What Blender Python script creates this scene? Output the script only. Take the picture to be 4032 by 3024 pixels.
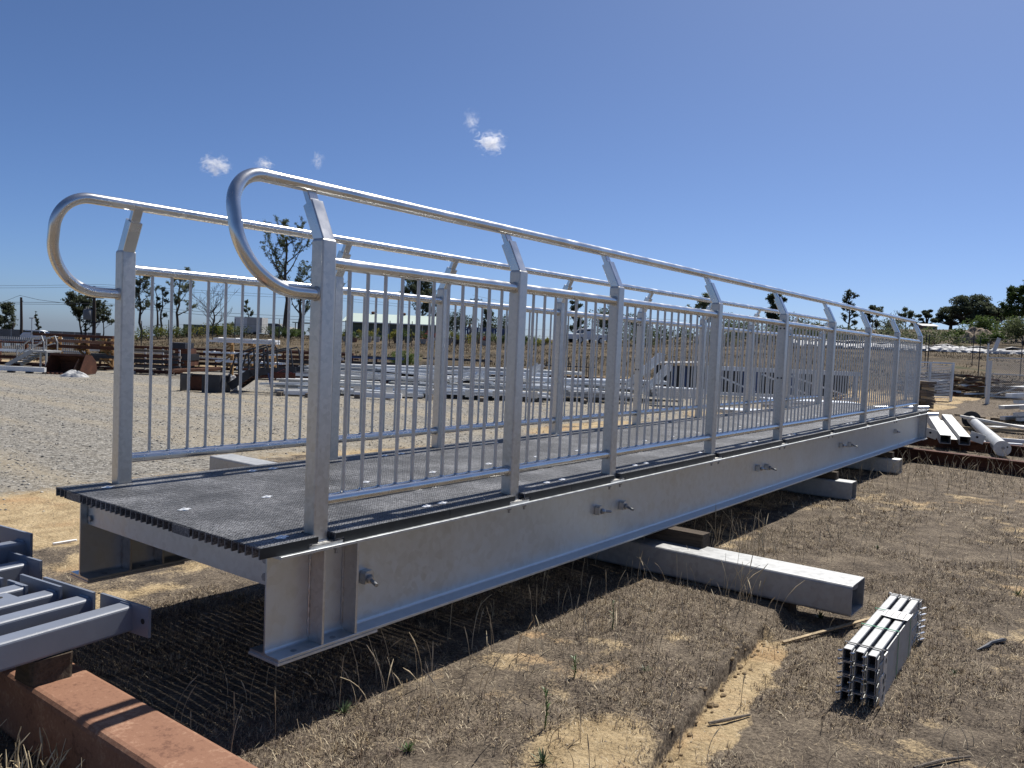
import bpy, math, random
import numpy as np
from mathutils import Vector, Matrix

for o in list(bpy.data.objects): bpy.data.objects.remove(o)
S = bpy.context.scene
COL = S.collection
R = math.radians

# ------------------------------------------------------------------ camera
CAM = Vector((-2.14932, -2.58631, 1.55319))
YAW, PITCH, ROLL, FPX = R(36.906), R(-2.874), R(2.441), 3209.25
fw = Vector((math.cos(PITCH)*math.cos(YAW), math.cos(PITCH)*math.sin(YAW), math.sin(PITCH)))
r0 = Vector((math.sin(YAW), -math.cos(YAW), 0)); u0 = r0.cross(fw)
rt = math.cos(ROLL)*r0 + math.sin(ROLL)*u0
up = -math.sin(ROLL)*r0 + math.cos(ROLL)*u0
cd = bpy.data.cameras.new('camera'); cam = bpy.data.objects.new('camera', cd); COL.objects.link(cam)
M = Matrix((rt, up, -fw)).transposed().to_4x4(); M.translation = CAM
cam.matrix_world = M
cd.sensor_width = 36; cd.lens = FPX/4032*36; cd.clip_start = .05; cd.clip_end = 20000
S.camera = cam
S.render.resolution_x, S.render.resolution_y = 1024, 768

# ------------------------------------------------------------------ sky and sun
SUN_TO = Vector((0.70, 0.015, 1.0)).normalized()
SUN_EL = math.asin(SUN_TO.z); SUN_AZ = math.atan2(SUN_TO.x, SUN_TO.y)
W = bpy.data.worlds.new('World'); S.world = W; W.use_nodes = True
wn = W.node_tree.nodes; wl = W.node_tree.links
sky = wn.new('ShaderNodeTexSky'); sky.sky_type = 'NISHITA'; sky.sun_disc = False
sky.sun_elevation = SUN_EL; sky.sun_rotation = SUN_AZ
sky.altitude = 3000; sky.air_density = .8; sky.dust_density = 10.0; sky.ozone_density = 9.5
wl.new(sky.outputs[0], wn['Background'].inputs[0]); wn['Background'].inputs[1].default_value = 0.086
sd = bpy.data.lights.new('sun', 'SUN'); sd.energy = 5.0; sd.angle = R(.53); sd.color = (1, .955, .89)
so = bpy.data.objects.new('sun', sd); COL.objects.link(so)
so.rotation_euler = SUN_TO.to_track_quat('Z', 'Y').to_euler(); so.location = (20, 0, 30)
S.view_settings.view_transform = 'Standard'; S.view_settings.look = 'None'
S.view_settings.exposure = 0.4; S.view_settings.gamma = 1.0
S.render.engine = 'CYCLES'
S.cycles.volume_bounces = 3

# ------------------------------------------------------------------ helpers
rng = np.random.default_rng(7); random.seed(7)
FH = Vector((math.cos(YAW), math.sin(YAW), 0)); RH = Vector((math.sin(YAW), -math.cos(YAW), 0))

def vnoise(x, y, seed=0):
    "smooth value noise on arrays"
    x = np.asarray(x, float); y = np.asarray(y, float)
    xi = np.floor(x).astype(np.int64); yi = np.floor(y).astype(np.int64)
    fx = x-xi; fy = y-yi; fx = fx*fx*(3-2*fx); fy = fy*fy*(3-2*fy)
    def h(a, b):
        n = (a*374761393 + b*668265263 + seed*1442695041) & 0x7fffffff
        n = ((n ^ (n >> 13))*1274126177) & 0x7fffffff
        return ((n ^ (n >> 16)) & 0xffff)/65535.0
    return (h(xi, yi)*(1-fx)+h(xi+1, yi)*fx)*(1-fy)+(h(xi, yi+1)*(1-fx)+h(xi+1, yi+1)*fx)*fy
def fbm(x, y, seed=0, o=4):
    s = 0; a = .5
    for k in range(o): s = s+a*vnoise(x*2**k, y*2**k, seed+k); a *= .5
    return s
def sstep(a, b, x):
    t = np.clip((x-a)/(b-a), 0, 1); return t*t*(3-2*t)

# far terrain heights: columns of the view by forward distance
TC = np.array([-2500, 0, 800, 1500, 2400, 3200, 4032, 6500.])
TT = np.array([22, 25, 35, 50, 70, 110, 180, 400, 1500, 6000.])
TZ = np.array([[0, 0, -.1, -.5, -.9, -1.8, -4.5, -14, -60, -240],
               [0, 0, -.1, -.5, -.9, -1.8, -4.5, -14, -60, -240],
               [0, 0, 0, -.07, 1.0, 1.2, .6, -4, -35, -150],
               [0, 0, .1, .45, 1.3, 1.6, 1.8, 2, 0, -8],
               [0, 0, .2, .9, 1.5, 2.2, 3.0, 4, 4, 0],
               [0, 0, .1, 1.1, 2.3, 4.2, 7.5, 10, 10, 0],
               [0, 0, .05, 1.0, 2.5, 4.8, 9.4, 12, 12, 0],
               [0, 0, .05, 1.0, 2.5, 4.8, 9.4, 12, 12, 0]])
def step_y(x): return -1.0 - .131*(2.42-np.clip(x, -1.5, 3.2)) - .008*np.sin(x*11.3+1) + .045*(fbm(x*8, x*0+2.5, 77, 3)-.45)
def terrain(x, y, fine=True):
    x = np.asarray(x, float); y = np.asarray(y, float)
    dx, dy = x-CAM.x, y-CAM.y
    t = dx*FH.x+dy*FH.y; s = dx*RH.x+dy*RH.y
    tt = np.maximum(t, 1.0); col = 2016+FPX*s/tt
    ci = np.clip(np.searchsorted(TC, col)-1, 0, len(TC)-2)
    cf = np.clip((col-TC[ci])/(TC[ci+1]-TC[ci]), 0, 1)
    ti = np.clip(np.searchsorted(TT, tt)-1, 0, len(TT)-2)
    tf = np.clip((tt-TT[ti])/(TT[ti+1]-TT[ti]), 0, 1)
    z = (TZ[ci, ti]*(1-cf)+TZ[ci+1, ti]*cf)*(1-tf)+(TZ[ci, ti+1]*(1-cf)+TZ[ci+1, ti+1]*cf)*tf
    # rut to the right of the bridge: a cut edge, lower ground beyond
    near = (1-sstep(3.1, 4.4, x))*sstep(-2.5, -1.0, x)
    e = step_y(x)
    d = y-e                                   # >0 on the higher turf
    sharp = np.where(x < 2.5, .010, .10)
    low = 1-sstep(-sharp, 0.004, d)
    rise = sstep(.18, .9, -d)*.035
    z = z + near*low*(-.095+rise) + near*(1-low)*(-.012)*np.exp(-np.maximum(d, 0)/.35)
    if fine:
        dist = np.sqrt(dx*dx+dy*dy)
        amp = np.clip(1.3-dist/40, .25, 1)
        z = z+((fbm(x*1.3, y*1.3, 3)-.47)*.05+(fbm(x*9, y*9, 9, 3)-.44)*.010+(fbm(x*31, y*31, 19, 2)-.38)*.009*(dist < 9))*amp*np.where(y > 3.5, .45, 1)
    return z
def tz(x, y): return float(terrain(np.array([x]), np.array([y]), False)[0])
def gp(px, t, side=0):
    "ground point seen in picture column px at forward distance t"
    s = (px-2016)/FPX*t
    x = CAM.x+FH.x*t+RH.x*s; y = CAM.y+FH.y*t+RH.y*s
    return Vector((x, y, tz(x, y)))
def sky_pt(px, py, t):
    d = fw+rt*((px-2016)/FPX)-up*((py-1512)/FPX)
    return CAM+d*t
RZ = YAW-math.pi/2         # rotation that turns local x to the picture's right, local y away

class MB:
    def __init__(s): s.v = []; s.f = []; s.sm = []; s.ang = None
    def add(s, vs, fs, smooth=False):
        n = len(s.v); s.v += [tuple(v) for v in vs]; s.f += [tuple(i+n for i in f) for f in fs]; s.sm += [smooth]*len(fs); return s
    def box(s, x0, x1, y0, y1, z0, z1):
        vs = [(x, y, z) for x in (x0, x1) for y in (y0, y1) for z in (z0, z1)]
        return s.add(vs, [(0, 1, 3, 2), (4, 6, 7, 5), (0, 4, 5, 1), (2, 3, 7, 6), (0, 2, 6, 4), (1, 5, 7, 3)])
    def frame(s, p0, p1, upv=(0, 0, 1)):
        p0 = Vector(p0); p1 = Vector(p1); d = (p1-p0).normalized(); a = d.cross(Vector(upv))
        if a.length < 1e-4: a = d.cross(Vector((1, 0, 0)))
        a.normalize(); b = a.cross(d); return p0, p1, d, a, b
    def bar(s, p0, p1, w, h, upv=(0, 0, 1)):
        p0, p1, d, a, b = s.frame(p0, p1, upv)
        return s.loft([[q+a*(i*w/2)+b*(j*h/2) for i, j in ((-1, -1), (1, -1), (1, 1), (-1, 1))] for q in (p0, p1)])
    def loft(s, rings, caps=True, smooth=False, closed=True):
        n = len(rings[0]); vs = [p for r in rings for p in r]; fs = []
        for k in range(len(rings)-1):
            for i in range(n if closed else n-1):
                j = (i+1) % n; fs.append((k*n+i, k*n+j, (k+1)*n+j, (k+1)*n+i))
        m = len(s.v); s.add(vs, fs, smooth)
        if caps:
            s.f.append(tuple(m+i for i in reversed(range(n)))); s.sm.append(False)
            s.f.append(tuple(m+(len(rings)-1)*n+i for i in range(n))); s.sm.append(False)
        return s
    def tube(s, pts, r, n=8, caps=True):
        pts = [Vector(p) for p in pts]; rings = []
        rr = r if isinstance(r, (list, tuple)) else [r]*len(pts)
        ref = None
        for k, p in enumerate(pts):
            d = (pts[min(k+1, len(pts)-1)]-pts[max(k-1, 0)])
            d = d.normalized() if d.length > 1e-9 else Vector((0, 0, 1))
            if ref is None:
                ref = Vector((0, 0, 1)) if abs(d.z) < .9 else Vector((0, 1, 0))
            a = d.cross(ref); a.normalize(); b = a.cross(d); ref = b
            rings.append([p+(a*math.cos(2*math.pi*i/n)+b*math.sin(2*math.pi*i/n))*rr[k] for i in range(n)])
        return s.loft(rings, caps, True)
    def prism(s, poly, o, a, b, e, smooth=False):
        "2d polygon in axes a,b at o, extruded along e"
        o, a, b, e = map(Vector, (o, a, b, e))
        r1 = [o+a*x+b*y for x, y in poly]; r2 = [p+e for p in r1]
        return s.loft([r1, r2], True, smooth)
    def hollow(s, p0, p1, w, h, t, upv=(0, 0, 1), r=.0):
        p0, p1, d, a, b = s.frame(p0, p1, upv)
        def ring(q, ww, hh, rr): return [q+a*x+b*y for x, y in rrect(ww, hh, rr)]
        ro = r; ri = max(r-t, 0.001) if r else 0
        s.ang = 10
        return s.loft([ring(p0, w-2*t, h-2*t, ri), ring(p0, w, h, ro), ring(p1, w, h, ro), ring(p1, w-2*t, h-2*t, ri), ring(p0, w-2*t, h-2*t, ri)], False, bool(r))
    def build(s, name, mat, parent=None, loc=None, kind=None, smooth_angle=50):
        me = bpy.data.meshes.new(name); me.from_pydata(s.v, [], s.f)
        me.polygons.foreach_set('use_smooth', s.sm)
        if any(s.sm): me.set_sharp_from_angle(angle=R(s.ang or smooth_angle))
        me.materials.append(mat); o = bpy.data.objects.new(name, me); COL.objects.link(o)
        if parent: o.parent = parent
        if loc is not None: o.location = loc
        if kind: o['kind'] = kind
        return o
def rrect(w, h, r=0, n=3):
    if not r: return [(-w/2, -h/2), (w/2, -h/2), (w/2, h/2), (-w/2, h/2)]
    out = []
    for cx, cy, a0 in ((w/2-r, -h/2+r, -90), (w/2-r, h/2-r, 0), (-w/2+r, h/2-r, 90), (-w/2+r, -h/2+r, 180)):
        for k in range(n+1):
            a = R(a0+90*k/n); out.append((cx+r*math.cos(a), cy+r*math.sin(a)))
    return out
ORDS = ['first', 'second', 'third', 'fourth', 'fifth', 'sixth', 'seventh', 'eighth', 'ninth', 'tenth', 'eleventh', 'twelfth', 'thirteenth', 'fourteenth', 'fifteenth', 'sixteenth', 'seventeenth', 'eighteenth', 'nineteenth', 'twentieth', 'twenty first', 'twenty second', 'twenty third', 'twenty fourth', 'twenty fifth', 'twenty sixth', 'twenty seventh', 'twenty eighth', 'twenty ninth', 'thirtieth']
def thing(name, label, cat, loc=(0, 0, 0), rz=0, group=None):
    o = bpy.data.objects.new(name, None); COL.objects.link(o); o.empty_display_size = .2
    o.location = loc; o.rotation_euler = (0, 0, rz); return tag(o, label, cat, group)
def tag(o, label, cat, group=None):
    o['label'] = label; o['category'] = cat
    if group: o['group'] = group
    return o
def inst(src, parent, loc, rz=0, name=None):
    "another part sharing the mesh of src"
    c = src.copy(); COL.objects.link(c); c.parent = parent; c.location = loc; c.rotation_euler = (0, 0, rz); return c
def copy_tree(o, parent=None):
    c = o.copy(); COL.objects.link(c)
    if parent: c.parent = parent
    for ch in list(o.children): copy_tree(ch, c)
    return c

# ------------------------------------------------------------------ materials
def new_mat(name):
    m = bpy.data.materials.new(name); m.use_nodes = True
    return m, m.node_tree.nodes, m.node_tree.links, m.node_tree.nodes['Principled BSDF']
def ramp(n, l, src, stops):
    r = n.new('ShaderNodeValToRGB'); e = r.color_ramp.elements
    e[0].position, e[0].color = stops[0][0], (*stops[0][1], 1)
    e[1].position, e[1].color = stops[-1][0], (*stops[-1][1], 1)
    for p, c in stops[1:-1]: x = e.new(p); x.color = (*c, 1)
    l.new(src, r.inputs[0]); return r.outputs[0]
def noise(n, l, scale, detail=4, rough=.55, vec=None, dist=0):
    t = n.new('ShaderNodeTexNoise'); t.inputs['Scale'].default_value = scale; t.inputs['Detail'].default_value = detail
    t.inputs['Roughness'].default_value = rough; t.inputs['Distortion'].default_value = dist
    if vec: l.new(vec, t.inputs['Vector'])
    return t.outputs['Fac']
def coords(n, l, scale=(1, 1, 1), kind='Object'):
    c = n.new('ShaderNodeTexCoord'); mp = n.new('ShaderNodeMapping'); mp.inputs['Scale'].default_value = scale
    l.new(c.outputs[kind], mp.inputs[0]); return mp.outputs[0]
def wpos(n, l, scale=(1, 1, 1)):
    c = n.new('ShaderNodeNewGeometry'); mp = n.new('ShaderNodeMapping'); mp.inputs['Scale'].default_value = scale
    l.new(c.outputs['Position'], mp.inputs[0]); return mp.outputs[0]
def bump(n, l, b, h, strength=.3, dist=.01):
    bp = n.new('ShaderNodeBump'); bp.inputs['Strength'].default_value = strength; bp.inputs['Distance'].default_value = dist
    l.new(h, bp.inputs['Height']); l.new(bp.outputs[0], b.inputs['Normal'])
def mixc(n, l, fac, a, b, mode='MIX'):
    m = n.new('ShaderNodeMix'); m.data_type = 'RGBA'; m.blend_type = mode
    for sock, val in ((m.inputs[0], fac), (m.inputs[6], a), (m.inputs[7], b)):
        if hasattr(val, 'links') or hasattr(val, 'is_linked'): l.new(val, sock)
        elif isinstance(val, (int, float)): sock.default_value = val
        else: sock.default_value = (*val, 1)
    return m.outputs[2]
def fmath(n, l, op, a, b=0.5):
    m = n.new('ShaderNodeMath'); m.operation = op
    for k, v in enumerate((a, b)):
        if isinstance(v, (int, float)): m.inputs[k].default_value = v
        else: l.new(v, m.inputs[k])
    return m.outputs[0]

def galvanised(name, base=(.55, .54, .51), rough=.38, metal=.80, spangle=55, var=.14, streak=True):
    m, n, l, b = new_mat(name)
    pos = wpos(n, l)
    v = n.new('ShaderNodeTexVoronoi'); v.inputs['Scale'].default_value = spangle; l.new(pos, v.inputs['Vector'])
    sep = n.new('ShaderNodeSeparateColor'); l.new(v.outputs['Color'], sep.inputs[0])
    cloudy = noise(n, l, 1.6, 6, .6, pos); fine = noise(n, l, 26, 4, .6, pos)
    st = noise(n, l, 9, 4, .65, wpos(n, l, (1, 1, .12)))
    f = fmath(n, l, 'ADD', fmath(n, l, 'MULTIPLY', sep.outputs[0], .25), fmath(n, l, 'ADD', fmath(n, l, 'MULTIPLY', cloudy, .45), fmath(n, l, 'ADD', fmath(n, l, 'MULTIPLY', fine, .25), fmath(n, l, 'MULTIPLY', st, .25 if streak else 0))))
    lo = tuple(c*(1-var*1.6) for c in base); hi = tuple(min(c*(1+var), 1) for c in base)
    l.new(ramp(n, l, f, [(.32, lo), (.58, base), (.82, hi)]), b.inputs['Base Color'])
    rr = n.new('ShaderNodeMapRange'); rr.inputs[1].default_value = .3; rr.inputs[2].default_value = .8
    rr.inputs[3].default_value = rough-.07; rr.inputs[4].default_value = rough+.12
    l.new(f, rr.inputs[0]); l.new(rr.outputs[0], b.inputs['Roughness'])
    b.inputs['Metallic'].default_value = metal
    bump(n, l, b, fmath(n, l, 'ADD', fine, fmath(n, l, 'MULTIPLY', cloudy, 1.0)), .05, .002)
    return m
def tube_steel(name, base, rough, metal=.95):
    m, n, l, b = new_mat(name); pos = wpos(n, l)
    f = noise(n, l, 7, 3, .5, pos)
    l.new(ramp(n, l, f, [(.3, tuple(c*.86 for c in base)), (.7, tuple(c*1.1 for c in base))]), b.inputs['Base Color'])
    rr = n.new('ShaderNodeMapRange'); rr.inputs[1].default_value = .35; rr.inputs[2].default_value = .65; rr.inputs[3].default_value = rough-.05; rr.inputs[4].default_value = rough+.07
    l.new(f, rr.inputs[0]); l.new(rr.outputs[0], b.inputs['Roughness']); b.inputs['Metallic'].default_value = metal; return m
def plain(name, col, rough=.6, metal=0, var=.18, scale=6, bumpy=.1, spec=.5):
    m, n, l, b = new_mat(name)
    pos = wpos(n, l); f = noise(n, l, scale, 6, .6, pos)
    l.new(ramp(n, l, f, [(.3, tuple(c*(1-var) for c in col)), (.7, tuple(min(c*(1+var), 1) for c in col))]), b.inputs['Base Color'])
    b.inputs['Roughness'].default_value = rough; b.inputs['Metallic'].default_value = metal
    b.inputs['Specular IOR Level'].default_value = spec
    if bumpy: bump(n, l, b, noise(n, l, scale*9, 4, .6, pos), bumpy, .004)
    return m
def rusty(name, a=(.20, .072, .032), c=(.33, .15, .075), d=(.12, .045, .03), scale=7, rough=.85):
    m, n, l, b = new_mat(name); pos = wpos(n, l)
    f = noise(n, l, scale, 9, .68, pos); g = noise(n, l, scale*9, 5, .7, pos)
    mix = fmath(n, l, 'ADD', fmath(n, l, 'MULTIPLY', f, .58), fmath(n, l, 'MULTIPLY', g, .42))
    l.new(ramp(n, l, mix, [(.38, d), (.47, a), (.53, a), (.62, c)]), b.inputs['Base Color'])
    b.inputs['Roughness'].default_value = rough; b.inputs['Specular IOR Level'].default_value = .25
    bump(n, l, b, g, .35, .004); return m
def timber(name, col=(.22, .16, .10), axis=0):
    m, n, l, b = new_mat(name)
    sc = [14, 14, 14]; sc[axis] = .8
    f = noise(n, l, 3.0, 8, .65, coords(n, l, sc), 1.2)
    l.new(ramp(n, l, f, [(.3, tuple(c*.45 for c in col)), (.55, col), (.75, tuple(min(1, c*1.5) for c in col))]), b.inputs['Base Color'])
    b.inputs['Roughness'].default_value = .85; b.inputs['Specular IOR Level'].default_value = .2
    bump(n, l, b, f, .6, .01); return m
def foliage(name, lo, hi, scale=.8):
    m, n, l, b = new_mat(name); pos = wpos(n, l)
    f = noise(n, l, scale, 4, .6, pos)
    oi = n.new('ShaderNodeObjectInfo')
    ff = fmath(n, l, 'ADD', fmath(n, l, 'MULTIPLY', f, .8), fmath(n, l, 'MULTIPLY', oi.outputs['Random'], .2))
    l.new(ramp(n, l, ff, [(.3, lo), (.75, hi)]), b.inputs['Base Color'])
    b.inputs['Roughness'].default_value = .6; b.inputs['Specular IOR Level'].default_value = .15
    tr = n.new('ShaderNodeBsdfTranslucent'); l.new(b.inputs['Base Color'].links[0].from_socket, tr.inputs[0])
    ms = n.new('ShaderNodeMixShader'); ms.inputs[0].default_value = .4
    l.new(b.outputs[0], ms.inputs[1]); l.new(tr.outputs[0], ms.inputs[2]); l.new(ms.outputs[0], n['Material Output'].inputs[0])
    return m
def blades(name, rough=.7):
    "colour carried by each blade"
    m, n, l, b = new_mat(name); a = n.new('ShaderNodeVertexColor'); a.layer_name = 'Col'
    l.new(a.outputs[0], b.inputs['Base Color']); b.inputs['Roughness'].default_value = rough; b.inputs['Specular IOR Level'].default_value = .2
    return m

MT = {}
MT['galv'] = galvanised('galvanised_steel')
MT['galv_tube'] = tube_steel('galvanised_tube', (.68, .68, .665), .25)
MT['galv_dull'] = galvanised('dull_galvanised', (.60, .60, .575), .46, .65, 40, .12)
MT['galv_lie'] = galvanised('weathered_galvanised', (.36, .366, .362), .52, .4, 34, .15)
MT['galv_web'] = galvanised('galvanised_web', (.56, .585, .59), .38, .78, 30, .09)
MT['galv_far'] = plain('bright_galvanised', (.62, .65, .68), .38, .75, .2, 2.0, 0)
MT['bolt'] = plain('bolt_zinc', (.30, .31, .32), .45, .8, .2, 30, 0)
MT['bright'] = plain('bright_clip', (.88, .88, .87), .35, .45, .05, 20, 0)
MT['rubber'] = plain('black_rubber', (.02, .02, .022), .6)
MT['hole'] = plain('dark_inside', (.02, .02, .02), .9, 0, .1, 3, 0)
MT['rust'] = rusty('rust', (.24, .125, .078), (.34, .20, .13), (.135, .066, .043)); MT['rust_dark'] = rusty('dark_rust', (.085, .035, .022), (.15, .065, .04), (.045, .022, .018), 5)
MT['black_steel'] = plain('black_steel', (.022, .024, .03), .5, .2, .4, 4)
MT['blue_paint'] = plain('grey_blue_paint', (.185, .205, .245), .34, 0, .10, 5, .06)
MT['blue_steel'] = plain('blue_steel', (.03, .06, .16), .5, .1)
MT['timber'] = timber('weathered_timber', (.085, .066, .048), 1); MT['timber_x'] = timber('weathered_timber_x', (.17, .125, .08), 0)
MT['pale_timber'] = timber('pale_timber', (.42, .33, .21), 0); MT['grey_timber'] = timber('grey_timber', (.16, .135, .11), 0)
MT['white'] = plain('white_paint', (.74, .75, .75), .4, 0, .06, 3, 0)
MT['offwhite'] = plain('pale_sheeting', (.42, .42, .41), .7, 0, .15, 2, .2)
MT['glass'] = plain('dark_glass', (.015, .018, .022), .08, 0, .1, 2, 0)
MT['tyre'] = plain('tyre', (.018, .018, .018), .8)
MT['fence_grey'] = plain('grey_sheet_fence', (.17, .17, .165), .6, 0, .12, .6, 0)
MT['orange'] = plain('ochre_paint', (.26, .15, .055), .7)
MT['green_sheet'] = plain('green_sheet', (.07, .10, .075), .55, 0, .1, .5, 0)
MT['roof_green'] = plain('pale_green_roof', (.46, .54, .47), .5, .0, .06, .3, 0)
MT['pole'] = timber('power_pole_timber', (.075, .06, .05), 2)
MT['bark'] = plain('bark', (.085, .07, .058), .9, 0, .4, 3, .3, .2); MT['dead_bark'] = plain('dead_bark', (.16, .135, .115), .9, 0, .3, 3, .3, .2)
MT['leaf'] = foliage('gum_leaves', (.05, .066, .03), (.15, .175, .08))
MT['leaf_dark'] = foliage('dark_leaves', (.045, .058, .036), (.125, .145, .085), .5)
MT['leaf_pale'] = foliage('pale_leaves', (.07, .088, .05), (.18, .20, .11))
MT['leaf_green'] = foliage('green_leaves', (.035, .06, .015), (.12, .17, .05))
MT['leaf_yellow'] = foliage('yellow_leaves', (.14, .15, .03), (.30, .27, .06)); MT['leaf_red'] = foliage('red_leaves', (.12, .02, .02), (.28, .06, .04))
MT['blade'] = blades('dry_blades'); MT['wire'] = plain('cable', (.03, .03, .03), .6, 0, .1, 3, 0)
MT['concrete'] = plain('concrete', (.34, .33, .31), .85, 0, .2, 4, .2)
MT['green_strap'] = plain('green_strap', (.03, .25, .12), .4); MT['paper'] = plain('paper', (.78, .77, .74), .6, 0, .05, 4, 0)
MT['pink'] = plain('pink_paint', (.45, .09, .10), .6)
MT['brick'] = plain('red_brick', (.20, .11, .08), .8, 0, .2, 4)
# ------------------------------------------------------------------ ground
def axis(lo, flo, fhi, hi, step, grow=1.13):
    c = list(np.arange(flo, fhi+1e-6, step)); d = step; x = fhi
    while x < hi: d *= grow; x += d; c.append(x)
    d = step; x = flo; pre = []
    while x > lo: d *= grow; x -= d; pre.append(x)
    return np.array(pre[::-1]+c)
gx = axis(-400, -1.6, 6.0, 7000, .032, 1.07); gy = axis(-3500, -3.4, 3.4, 7000, .032, 1.07)
gy = np.sort(np.concatenate([gy[(gy < -1.42) | (gy > -.92)], np.arange(-1.42, -.92, .009)]))
X, Y = np.meshgrid(gx, gy, indexing='ij'); Zg = terrain(X, Y)
nx, ny = X.shape
me = bpy.data.meshes.new('ground')
vs = np.stack([X.ravel(), Y.ravel(), Zg.ravel()], 1)
ii = np.arange(nx*ny).reshape(nx, ny)
qs = np.stack([ii[:-1, :-1], ii[1:, :-1], ii[1:, 1:], ii[:-1, 1:]], -1).reshape(-1, 4)
me.vertices.add(len(vs)); me.vertices.foreach_set('co', vs.ravel())
me.loops.add(qs.size); me.loops.foreach_set('vertex_index', qs.ravel().astype(np.int32))
me.polygons.add(len(qs)); me.polygons.foreach_set('loop_start', (np.arange(len(qs))*4).astype(np.int32))
me.polygons.foreach_set('use_smooth', np.ones(len(qs), bool)); me.update(); me.validate()
def cover(x, y):
    "share of bare sand, gravel, dry turf at a place"
    t = (x-CAM.x)*FH.x+(y-CAM.y)*FH.y
    wob = (fbm(x*.35, y*.35, 21)-.47)*3.0
    gravel = sstep(4.6, 7.0, y+wob)*(1-sstep(30, 36, t+wob))
    d = y-step_y(x)
    sand = np.zeros_like(x)
    rut = sstep(-.25, -.13, d+.16*(fbm(x*6, y*6, 5)-.5))*(1-sstep(-.02, .005, d))*(1-sstep(2.2, 2.8, x))
    bare = sstep(.44, .62, .6*fbm(x*1.6+7, y*1.6, 31)+.4*fbm(x*7+3, y*7, 33))*(y < .6)
    bare2 = np.exp(-(((x-.55)/.42)**2+((y+1.02)/.26)**2)*1.2)*1.1
    left = sstep(1.7, 2.3, y+.25*wob)*(.92-.55*sstep(.50, .62, fbm(x*1.1, y*1.1, 91)))
    sand = np.clip(np.maximum.reduce([rut, bare*.50, bare2, left]), 0, 1)
    return sand, gravel
sa, gr = cover(X, Y)
colr = np.zeros((nx*ny, 4), np.float32); colr[:, 0] = sa.ravel(); colr[:, 1] = gr.ravel(); colr[:, 3] = 1
tfar = ((X-CAM.x)*FH.x+(Y-CAM.y)*FH.y).ravel(); colr[:, 2] = sstep(30, 42, tfar)
at_ = me.color_attributes.new('cover', 'FLOAT_COLOR', 'POINT'); at_.data.foreach_set('color', colr.ravel())
m, n, l, b = new_mat('ground_soil')
vc = n.new('ShaderNodeVertexColor'); vc.layer_name = 'cover'; sp = n.new('ShaderNodeSeparateColor'); l.new(vc.outputs[0], sp.inputs[0])
pos = wpos(n, l)
big = noise(n, l, .55, 5, .6, pos); mid = noise(n, l, 5, 6, .65, pos); fin = noise(n, l, 75, 6, .75, pos); vfin = noise(n, l, 240, 4, .75, pos)
sandc = ramp(n, l, fmath(n, l, 'ADD', fmath(n, l, 'MULTIPLY', mid, .5), fmath(n, l, 'MULTIPLY', fin, .5)), [(.36, (.13, .092, .05)), (.46, (.34, .255, .145)), (.56, (.46, .355, .21)), (.70, (.60, .48, .31))])
orange = mixc(n, l, fmath(n, l, 'MULTIPLY', ramp(n, l, noise(n, l, 1.1, 4, .6, pos), [(.52, (0, 0, 0)), (.68, (1, 1, 1))]), .55), sandc, (.42, .25, .125))
turf = ramp(n, l, fmath(n, l, 'ADD', fmath(n, l, 'MULTIPLY', fin, .6), fmath(n, l, 'MULTIPLY', mid, .4)), [(.38, (.032, .026, .021)), (.46, (.10, .081, .062)), (.54, (.17, .138, .103)), (.66, (.32, .265, .19))])
vor = n.new('ShaderNodeTexVoronoi'); vor.inputs['Scale'].default_value = 34; vor.inputs['Randomness'].default_value = 1; l.new(pos, vor.inputs['Vector'])
sv = n.new('ShaderNodeSeparateColor'); l.new(vor.outputs['Color'], sv.inputs[0])
trm = n.new('ShaderNodeMapping'); trm.inputs['Rotation'].default_value = (0, 0, R(60)); trm.inputs['Scale'].default_value = (1.0, .10, 1); l.new(pos, trm.inputs[0])
trk = noise(n, l, .8, 4, .55, trm.outputs[0])
stone = ramp(n, l, fmath(n, l, 'ADD', fmath(n, l, 'MULTIPLY', sv.outputs[0], .55), fmath(n, l, 'MULTIPLY', fin, .45)), [(.22, (.06, .058, .054)), (.42, (.165, .158, .143)), (.58, (.25, .24, .215)), (.80, (.38, .365, .33))])
gravc = mixc(n, l, ramp(n, l, trk, [(.46, (.10, .10, .10)), (.62, (.55, .55, .55))]), stone, (.36, .30, .205))
farc = ramp(n, l, noise(n, l, .22, 7, .62, pos), [(.32, (.04, .034, .023)), (.47, (.085, .066, .042)), (.60, (.125, .096, .06)), (.72, (.042, .048, .022))])
# patchy edges
edge = fmath(n, l, 'MULTIPLY', fmath(n, l, 'SUBTRACT', fin, .5), 1.5); edge2 = fmath(n, l, 'MULTIPLY', fmath(n, l, 'SUBTRACT', mid, .5), 1.4)
def mask(s, k=1):
    a = fmath(n, l, 'ADD', s, fmath(n, l, 'MULTIPLY', fmath(n, l, 'ADD', edge, edge2), k)); return ramp(n, l, a, [(.40, (0, 0, 0)), (.62, (1, 1, 1))])
c1 = mixc(n, l, mask(sp.outputs[0], .55), turf, orange)
c2 = mixc(n, l, mask(sp.outputs[1], .45), c1, gravc)
c3 = mixc(n, l, mask(sp.outputs[2], .3), c2, farc)
l.new(c3, b.inputs['Base Color']); b.inputs['Roughness'].default_value = .95; b.inputs['Specular IOR Level'].default_value = .12
vd = fmath(n, l, 'MULTIPLY', vor.outputs['Distance'], -9.0)
hh = fmath(n, l, 'ADD', fmath(n, l, 'MULTIPLY', fin, 2.2), fmath(n, l, 'ADD', fmath(n, l, 'MULTIPLY', vfin, .9), fmath(n, l, 'MULTIPLY', vd, .25)))
bump(n, l, b, hh, .7, .008)
me.materials.append(m)
g = bpy.data.objects.new('ground', me); COL.objects.link(g); g['kind'] = 'structure'

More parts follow.
